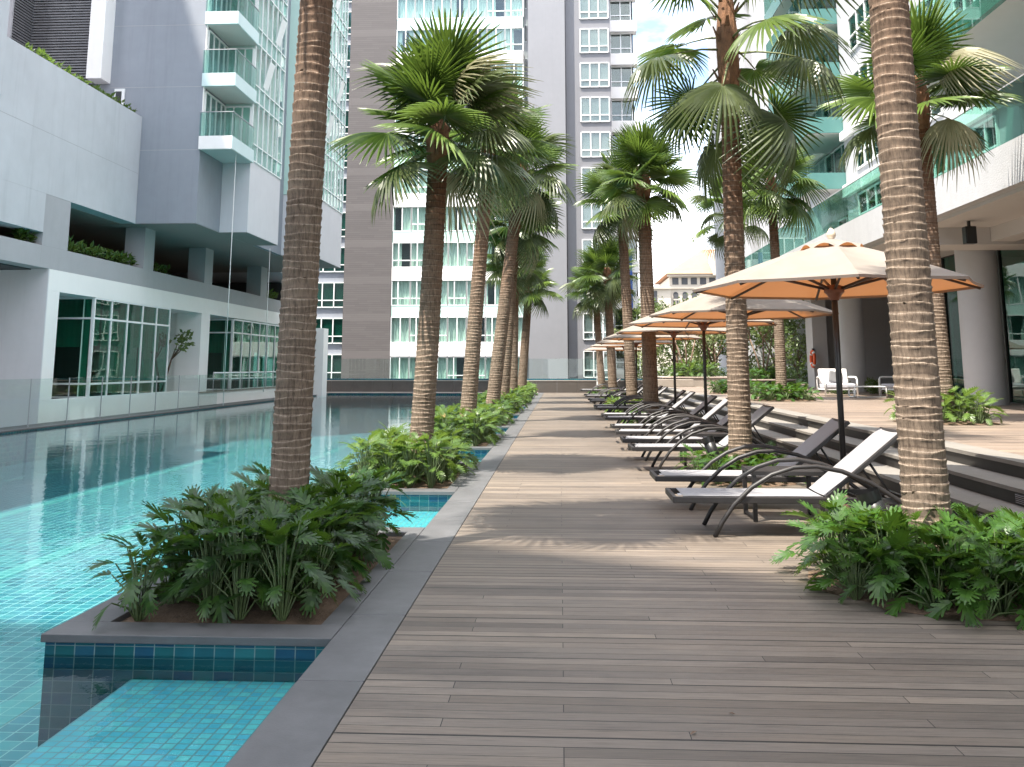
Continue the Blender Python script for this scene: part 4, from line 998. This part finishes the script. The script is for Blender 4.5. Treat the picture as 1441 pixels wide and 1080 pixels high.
# greenery in the parking openings and on the roof parapet of the left building
def hedge(x, y0, y1, z, h, label, seed, n):
    b = MB(); r = random.Random(seed)
    for i in range(n):
        y = y0 + (y1 - y0) * (i + r.random()) / n
        for k in range(9):
            a = r.uniform(0, 6.28); L = r.uniform(.16, .30)
            M4 = Matrix.Translation((x + r.uniform(-.12, .12), y, z + h * r.uniform(.1, .8))) @ Matrix.Rotation(a, 4, 'Z') @ Matrix.Rotation(R(-r.uniform(5, 75)), 4, 'Y') @ Matrix.Rotation(r.uniform(-.6, .6), 4, 'X')
            v = [(0, 0, 0), (L * .4, L * .22, .01), (L, 0, -.03), (L * .4, -L * .22, .01)]
            b.face([M4 @ Vector(p) for p in v])
    tag(b.build('ledge_plants', M['shrub_sun']), label, 'plants', 'plants on the left building')
hedge(-14.6, 25.9, 30.4, 4.84, .38, 'bright green plants filling the widest parking opening on the left', 51, 40)
hedge(-14.7, 23.6, 24.35, 4.83, .36, 'small green plant in the leftmost parking opening', 52, 9)
hedge(-14.7, 44.3, 46.5, 4.84, .45, 'green plants in the parking opening beside the first left palm', 53, 20)
hedge(-14.8, 32.2, 33.4, 4.80, .42, 'dim plant in the second parking opening on the left', 54, 8)
hedge(-14.66, 23.2, 29.6, 10.0, .26, 'dotted small shrubs along the top of the grey parapet', 55, 30)

# ------------------------------------------------------------------ loungers, tables, parasols
def lounger_proto():
    o = empty('sun_lounger', (0, 0, 0), 0, 'x', 'sun lounger', 'black loungers along the deck steps')
    W = .63; x0, xh, x1 = 1.0, 2.36, 3.12; zf = .345
    b = MB()
    for y in (.02, W - .02): b.box(x0, x1, y - .02, y + .02, zf - .055, zf)
    b.box(x0, x0 + .04, .041, W - .041, zf - .055, zf - .002); b.box(x1 - .04, x1, .041, W - .041, zf - .055, zf - .002)
    for x in (1.6, 2.2, 2.7): b.box(x, x + .03, .041, W - .041, zf - .05, zf - .02)
    b.build('frame', M['char'], o, .006)
    b = MB(); rows = []
    for i in range(9):
        x = x0 + .10 + (xh - x0 - .12) * i / 8; rows.append([(x, .042 + (W - .084) * j / 6, zf + .004 - .016 * math.sin(math.pi * j / 6) * math.sin(math.pi * (i + .5) / 9)) for j in range(7)])
    b.grid(rows); b.grid([[(p[0], p[1], p[2] - .006) for p in rw_][::-1] for rw_ in rows]); b.build('seat_sling', M['sling'], o)
    a = R(39); L = .92; d = Vector((math.cos(a), 0, math.sin(a))); nrm = Vector((-math.sin(a), 0, math.cos(a))); h0 = Vector((xh, 0, zf - .01))
    br = MB(); rot = Matrix(((d.x, 0, nrm.x, 0), (0, 1, 0, 0), (d.z, 0, nrm.z, 0), (0, 0, 0, 1)))
    for y in (.045, W - .045):
        c = h0 + d * L / 2; br.obox(Matrix.Translation((c.x, y, c.z)) @ rot, L, .034, .036)
    c = h0 + d * (L - .015); br.obox(Matrix.Translation((c.x, W / 2, c.z)) @ rot, .03, W - .125, .034)
    bf = br.build('backrest', M['char'], o, .005)
    b = MB(); rows = []
    for i in range(8):
        p = h0 + d * (.01 + (L - .03) * i / 7); rows.append([tuple(p + nrm * (.022 - .014 * math.sin(math.pi * j / 6)) + Vector((0, .05 + (W - .10) * j / 6, 0))) for j in range(7)])
    b.grid(rows); b.grid([[tuple(Vector(p) - nrm * .006) for p in rw_][::-1] for rw_ in rows]); b.build('back_sling', M['sling'], bf)
    b = MB()
    for y in (.12, W - .12): b.tube([(xh + .42, y, zf + .30), (xh + .62, y, zf - .02)], .012, 6)
    b.build('back_prop', M['black'], o)
    for y in (.0, W):
        pts = [(1.36, 0), (1.43, .13), (1.54, .28), (1.70, .43), (1.88, .54), (2.08, .605), (2.28, .615), (2.50, .575), (2.74, .48), (2.98, .33), (3.18, .17), (3.34, 0)]
        b = MB(); b.tube([(px_, y, pz) for px_, pz in pts], .021, 8, flat=1.0, up=(0, 1, 0)); b.build('arch_leg', M['char'], o)
    b = MB(); b.box(1.06, 1.09, .08, .20, zf + .0, zf + .006); b.build('grip', M['mid_grey'], o)
    return o
def table_proto():
    o = empty('side_table', (0, 0, 0), 0, 'x', 'side table', 'black slatted tables between loungers')
    b = MB()
    for i in range(8): b.box(-.33, .33, -.245 + i * .062, -.245 + i * .062 + .052, .455, .48)
    b.build('table_top', M['char'], o)
    b = MB(); b.box(-.35, -.331, -.26, .26, .44, .482); b.box(.331, .35, -.26, .26, .44, .482); b.box(-.33, .33, -.262, -.247, .44, .478); b.box(-.33, .33, .252, .267, .44, .478); b.build('table_frame', M['char'], o)
    for sx in (-1, 1):
        for sy in (-1, 1): b = MB(); b.box(sx * .325 - .02, sx * .325 + .02, sy * .235 - .02, sy * .235 + .02, 0, .44); b.build('leg', M['char'], o)
    for sx in (-1, 1): b = MB(); b.box(sx * .325 - .012, sx * .325 + .012, -.21, .21, .015, .04); b.build('foot_rail', M['char'], o)
    return o
def umbrella_proto():
    o = empty('parasol', (0, 0, 0), 0, 'x', 'parasol', 'cream parasols along the loungers')
    Rr, zr, zt, rt = 1.5, 2.34, 2.745, .34; a0 = R(-98)
    b = MB()
    for k in range(8):
        A, B = a0 + k * R(45), a0 + (k + 1) * R(45); rows = []
        for i in range(9):
            t = i / 8; rr = rt * .72 + (Rr - rt * .72) * t; z = zt + .03 + (zr - zt - .03) * (t ** 1.12)
            row = []
            for j in range(7):
                s = j / 6; p = Vector((math.cos(A), math.sin(A), 0)).lerp(Vector((math.cos(B), math.sin(B), 0)), s) * rr
                sag = .055 * math.sin(math.pi * s) * math.sin(math.pi * min(1, t * .9 + .05)) + (.02 * math.sin(math.pi * s) if i == 8 else 0)
                row.append((p.x * (1 - .018 * math.sin(math.pi * s) * (i / 8) ** 3), p.y * (1 - .018 * math.sin(math.pi * s) * (i / 8) ** 3), z - sag * .8 + (.02 * math.sin(math.pi * s) if i == 8 else 0)))
            rows.append(row)
        b.grid(rows)
        e = rows[-1]; b.grid([e, [(p[0] * .995, p[1] * .995, p[2] - .028) for p in e]])
    b.build('canopy', M['canvas'], o)
    b = MB()
    for k in range(8):
        A, B = a0 + k * R(45), a0 + (k + 1) * R(45); rows = []
        for i in range(6):
            t = i / 5; rr = .05 + (rt - .05) * t; row = []
            for j in range(7):
                s = j / 6; p = Vector((math.cos(A), math.sin(A), 0)).lerp(Vector((math.cos(B), math.sin(B), 0)), s) * rr
                z = zt + .115 - .075 * t + (.062 * math.sin(math.pi * s) - .055) * t ** 2.2; row.append((p.x, p.y, z))
            rows.append(row)
        b.grid(rows)
    b.build('vent_cap', M['canvas'], o)
    b = MB(); b.tube([(0, 0, .02), (0, 0, zt + .10)], .031, 14); b.build('pole', M['black'], o)
    b = MB(); b.lathe([(.10, .0), (.10, .012), (.045, .02), (.043, .30), (.034, .31)], n=18); b.build('base_sleeve', M['bronze'], o)
    b = MB(); b.lathe([(.0, zt + .245), (.018, zt + .235), (.045, zt + .19), (.05, zt + .155), (.03, zt + .125), (.035, zt + .115), (.035, zt + .10)], n=16); b.build('finial', M['finial'], o)
    b = MB(); b.lathe([(.045, 2.20), (.05, 2.215), (.085, 2.27), (.105, 2.285), (.105, 2.35), (.06, 2.365)], n=16); b.build('hub', M['wood_red'], o)
    for k in range(8):
        A = a0 + k * R(45); d = Vector((math.cos(A), math.sin(A), 0)); b = MB()
        p0 = d * .06 + Vector((0, 0, zt - .03)); p1 = d * (Rr - .04) + Vector((0, 0, zr - .035)); pm = d * .8 + Vector((0, 0, zt + (zr - zt) * .47 - .035))
        b.tube([p0, pm, p1], .015, 6); rb = b.build('rib', M['wood_dk'], o)
        b = MB(); b.tube([d * .095 + Vector((0, 0, 2.325)), pm - Vector((0, 0, .012))], .016, 6); b.build('strut', M['wood_dk'], rb)
    return o
poles = [(2.95, 9.95), (2.95, 15.0), (2.84, 18.3), (2.80, 22.8), (2.78, 27.9), (2.75, 33.5), (2.70, 38.8), (2.74, 47.5)]
lp, tp, up_ = lounger_proto(), table_proto(), umbrella_proto()
pl_ = ['in front of the nearest right palm row start', '', '', '', '', '', '', '']
for i, (px_, py_) in enumerate(poles):
    w = ORD[i] if i < 7 else 'farthest'
    for j, y in enumerate((py_ - 1.45, py_ + .08)):
        o = lp if (i == 0 and j == 0) else copy_tree(lp)
        r = random.Random(i * 2 + j); o.location = (r.uniform(-.02, .03) if i else 0, y, 0.0005); o.rotation_euler.z = R(r.uniform(-1.8, 1.8)) if i else R(.4 * j)
        o['label'] = f'black lounger with arched arms and grey sling, {"near" if j == 0 else "far"} side of the {w} parasol'
    o = tp if i == 0 else copy_tree(tp); o.location = (2.22, py_ - .37, .0005); o['label'] = f'black slatted side table between the loungers under the {w} parasol'
    o = up_ if i == 0 else copy_tree(up_); o.location = (px_, py_, .0005); o.rotation_euler.z = R(0 if i == 0 else (i * 17) % 45 - 20)
    o['label'] = ['largest nearest parasol with orange underside and pointed finial', 'second parasol, its pole hidden behind the second right palm trunk', 'third parasol with tall dark pole left of the second right palm'][i] if i < 3 else f'{w} cream parasol in the receding row, on a dark pole'

# black garden spotlights stuck in the beds
def spotlight(x, y, z, rz, s, label):
    o = empty('garden_spotlight', (x, y, z), rz, label, 'spotlight', 'black garden spotlights'); o.scale = (s, s, s)
    b = MB(); b.tube([(0, 0, 0), (.02, 0, .17)], .022, 8); b.build('stake', M['dkplastic'], o)
    b = MB(); b.tube([(.03, 0, .13), (.02, 0, .16), (-.10, 0, .47)], [.05, .078, .088], 18); b.build('housing', M['dkplastic'], o)
    b = MB(); b.tube([(-.098, 0, .455), (-.125, 0, .53)], [.093, .093], 18, 0, False); b.build('cowl', M['dkplastic'], o)
    b = MB(); b.obox(Matrix.Translation((.035, 0, .15)), .05, .11, .05); b.build('knuckle', M['dkplastic'], o)
spotlight(2.50, 7.45, .02, R(-10), .98, 'black cylinder spotlight leaning in the nearest right shrub bed')
spotlight(2.12, 12.95, .06, R(-15), .9, 'black cylinder spotlight beside the second right palm')
spotlight(6.45, 28.7, .56, R(30), .9, 'black spotlight beside the upper deck palm before the garden')

# fallen leaf bits on the deck
def litter(x, y, s, label, seed):
    r = random.Random(seed); b = MB(); a = r.uniform(0, 6); d = Vector((math.cos(a), math.sin(a), 0)); e = Vector((-d.y, d.x, 0)); p = Vector((x, y, .004))
    b.face([p, p + d * s * .5 + e * s * .14 + Vector((0, 0, .006)), p + d * s + Vector((0, 0, .002)), p + d * s * .5 - e * s * .14 + Vector((0, 0, .005))])
    tag(b.build('dry_leaf', M['bark']), label, 'leaf', 'fallen leaves')
litter(.52, 4.05, .05, 'tiny dark dry leaf on the deck at the bottom centre', 1)
litter(.72, 4.3, .035, 'tiny pale dry leaf on the near deck boards', 2)

# ------------------------------------------------------------------ camera, sun, sky
cam = bpy.data.cameras.new('camera'); co = bpy.data.objects.new('camera', cam); COL.objects.link(co)
cam.sensor_width = 36; cam.lens = 36 * 1280 / 1441; cam.shift_x = -.5 / 1441; cam.shift_y = -(540 - 316) / 1441; cam.clip_start = .05; cam.clip_end = 2000
psi, th = R(2.9825), R(8.8807)
co.location = (0, 0, 1.5); co.rotation_euler = (math.pi / 2 + th, 0, psi)
sc.camera = co
SUN_EL, SUN_DIR = 65.0, Vector((-.75, -.66, 0)).normalized()
sd = SUN_DIR * math.cos(R(SUN_EL)) + Vector((0, 0, math.sin(R(SUN_EL))))
sun = bpy.data.lights.new('sun', 'SUN'); so = bpy.data.objects.new('sun', sun); COL.objects.link(so)
sun.energy = 3.9; sun.angle = R(.55); sun.color = (1, .93, .82); so.rotation_euler = sd.to_track_quat('Z', 'Y').to_euler(); so.location = sd * 80
wd = bpy.data.worlds.new('World'); sc.world = wd; wd.use_nodes = True; nt = wd.node_tree; nt.nodes.clear()
def wn(t, **k):
    n = nt.nodes.new(t)
    for a, v in k.items(): setattr(n, a, v)
    return n
sky = wn('ShaderNodeTexSky', sky_type='NISHITA', sun_disc=False); sky.sun_elevation = R(SUN_EL); sky.sun_rotation = math.atan2(SUN_DIR.x, SUN_DIR.y); sky.air_density = 1.0; sky.dust_density = 1.6
tc = wn('ShaderNodeTexCoord'); mp = wn('ShaderNodeMapping'); mp.inputs['Scale'].default_value = (1.2, 1.2, 3.2)
nz = wn('ShaderNodeTexNoise'); nz.inputs['Scale'].default_value = 2.6; nz.inputs['Detail'].default_value = 7; nz.inputs['Roughness'].default_value = .55
rp = wn('ShaderNodeValToRGB'); rp.color_ramp.elements[0].position = .36; rp.color_ramp.elements[1].position = .60
mx = wn('ShaderNodeMix', data_type='RGBA'); bg = wn('ShaderNodeBackground'); wo = wn('ShaderNodeOutputWorld')
L = nt.links.new
L(tc.outputs['Generated'], mp.inputs[0]); L(mp.outputs[0], nz.inputs[0]); L(nz.outputs[0], rp.inputs[0]); L(rp.outputs[0], mx.inputs[0]); L(sky.outputs[0], mx.inputs[6])
mx.inputs[7].default_value = (8.6, 8.7, 9.0, 1); L(mx.outputs[2], bg.inputs[0]); bg.inputs[1].default_value = .15; L(bg.outputs[0], wo.inputs[0])
sc.view_settings.view_transform = 'Standard'; sc.view_settings.look = 'None'; sc.view_settings.gamma = 1; sc.view_settings.exposure = 1.72
sc.cycles.use_denoising = True; sc.cycles.max_bounces = 10; sc.cycles.transparent_max_bounces = 24; sc.cycles.diffuse_bounces = 4; sc.cycles.glossy_bounces = 4
sc.cycles.caustics_reflective = False; sc.cycles.caustics_refractive = False; sc.cycles.sample_clamp_indirect = 6
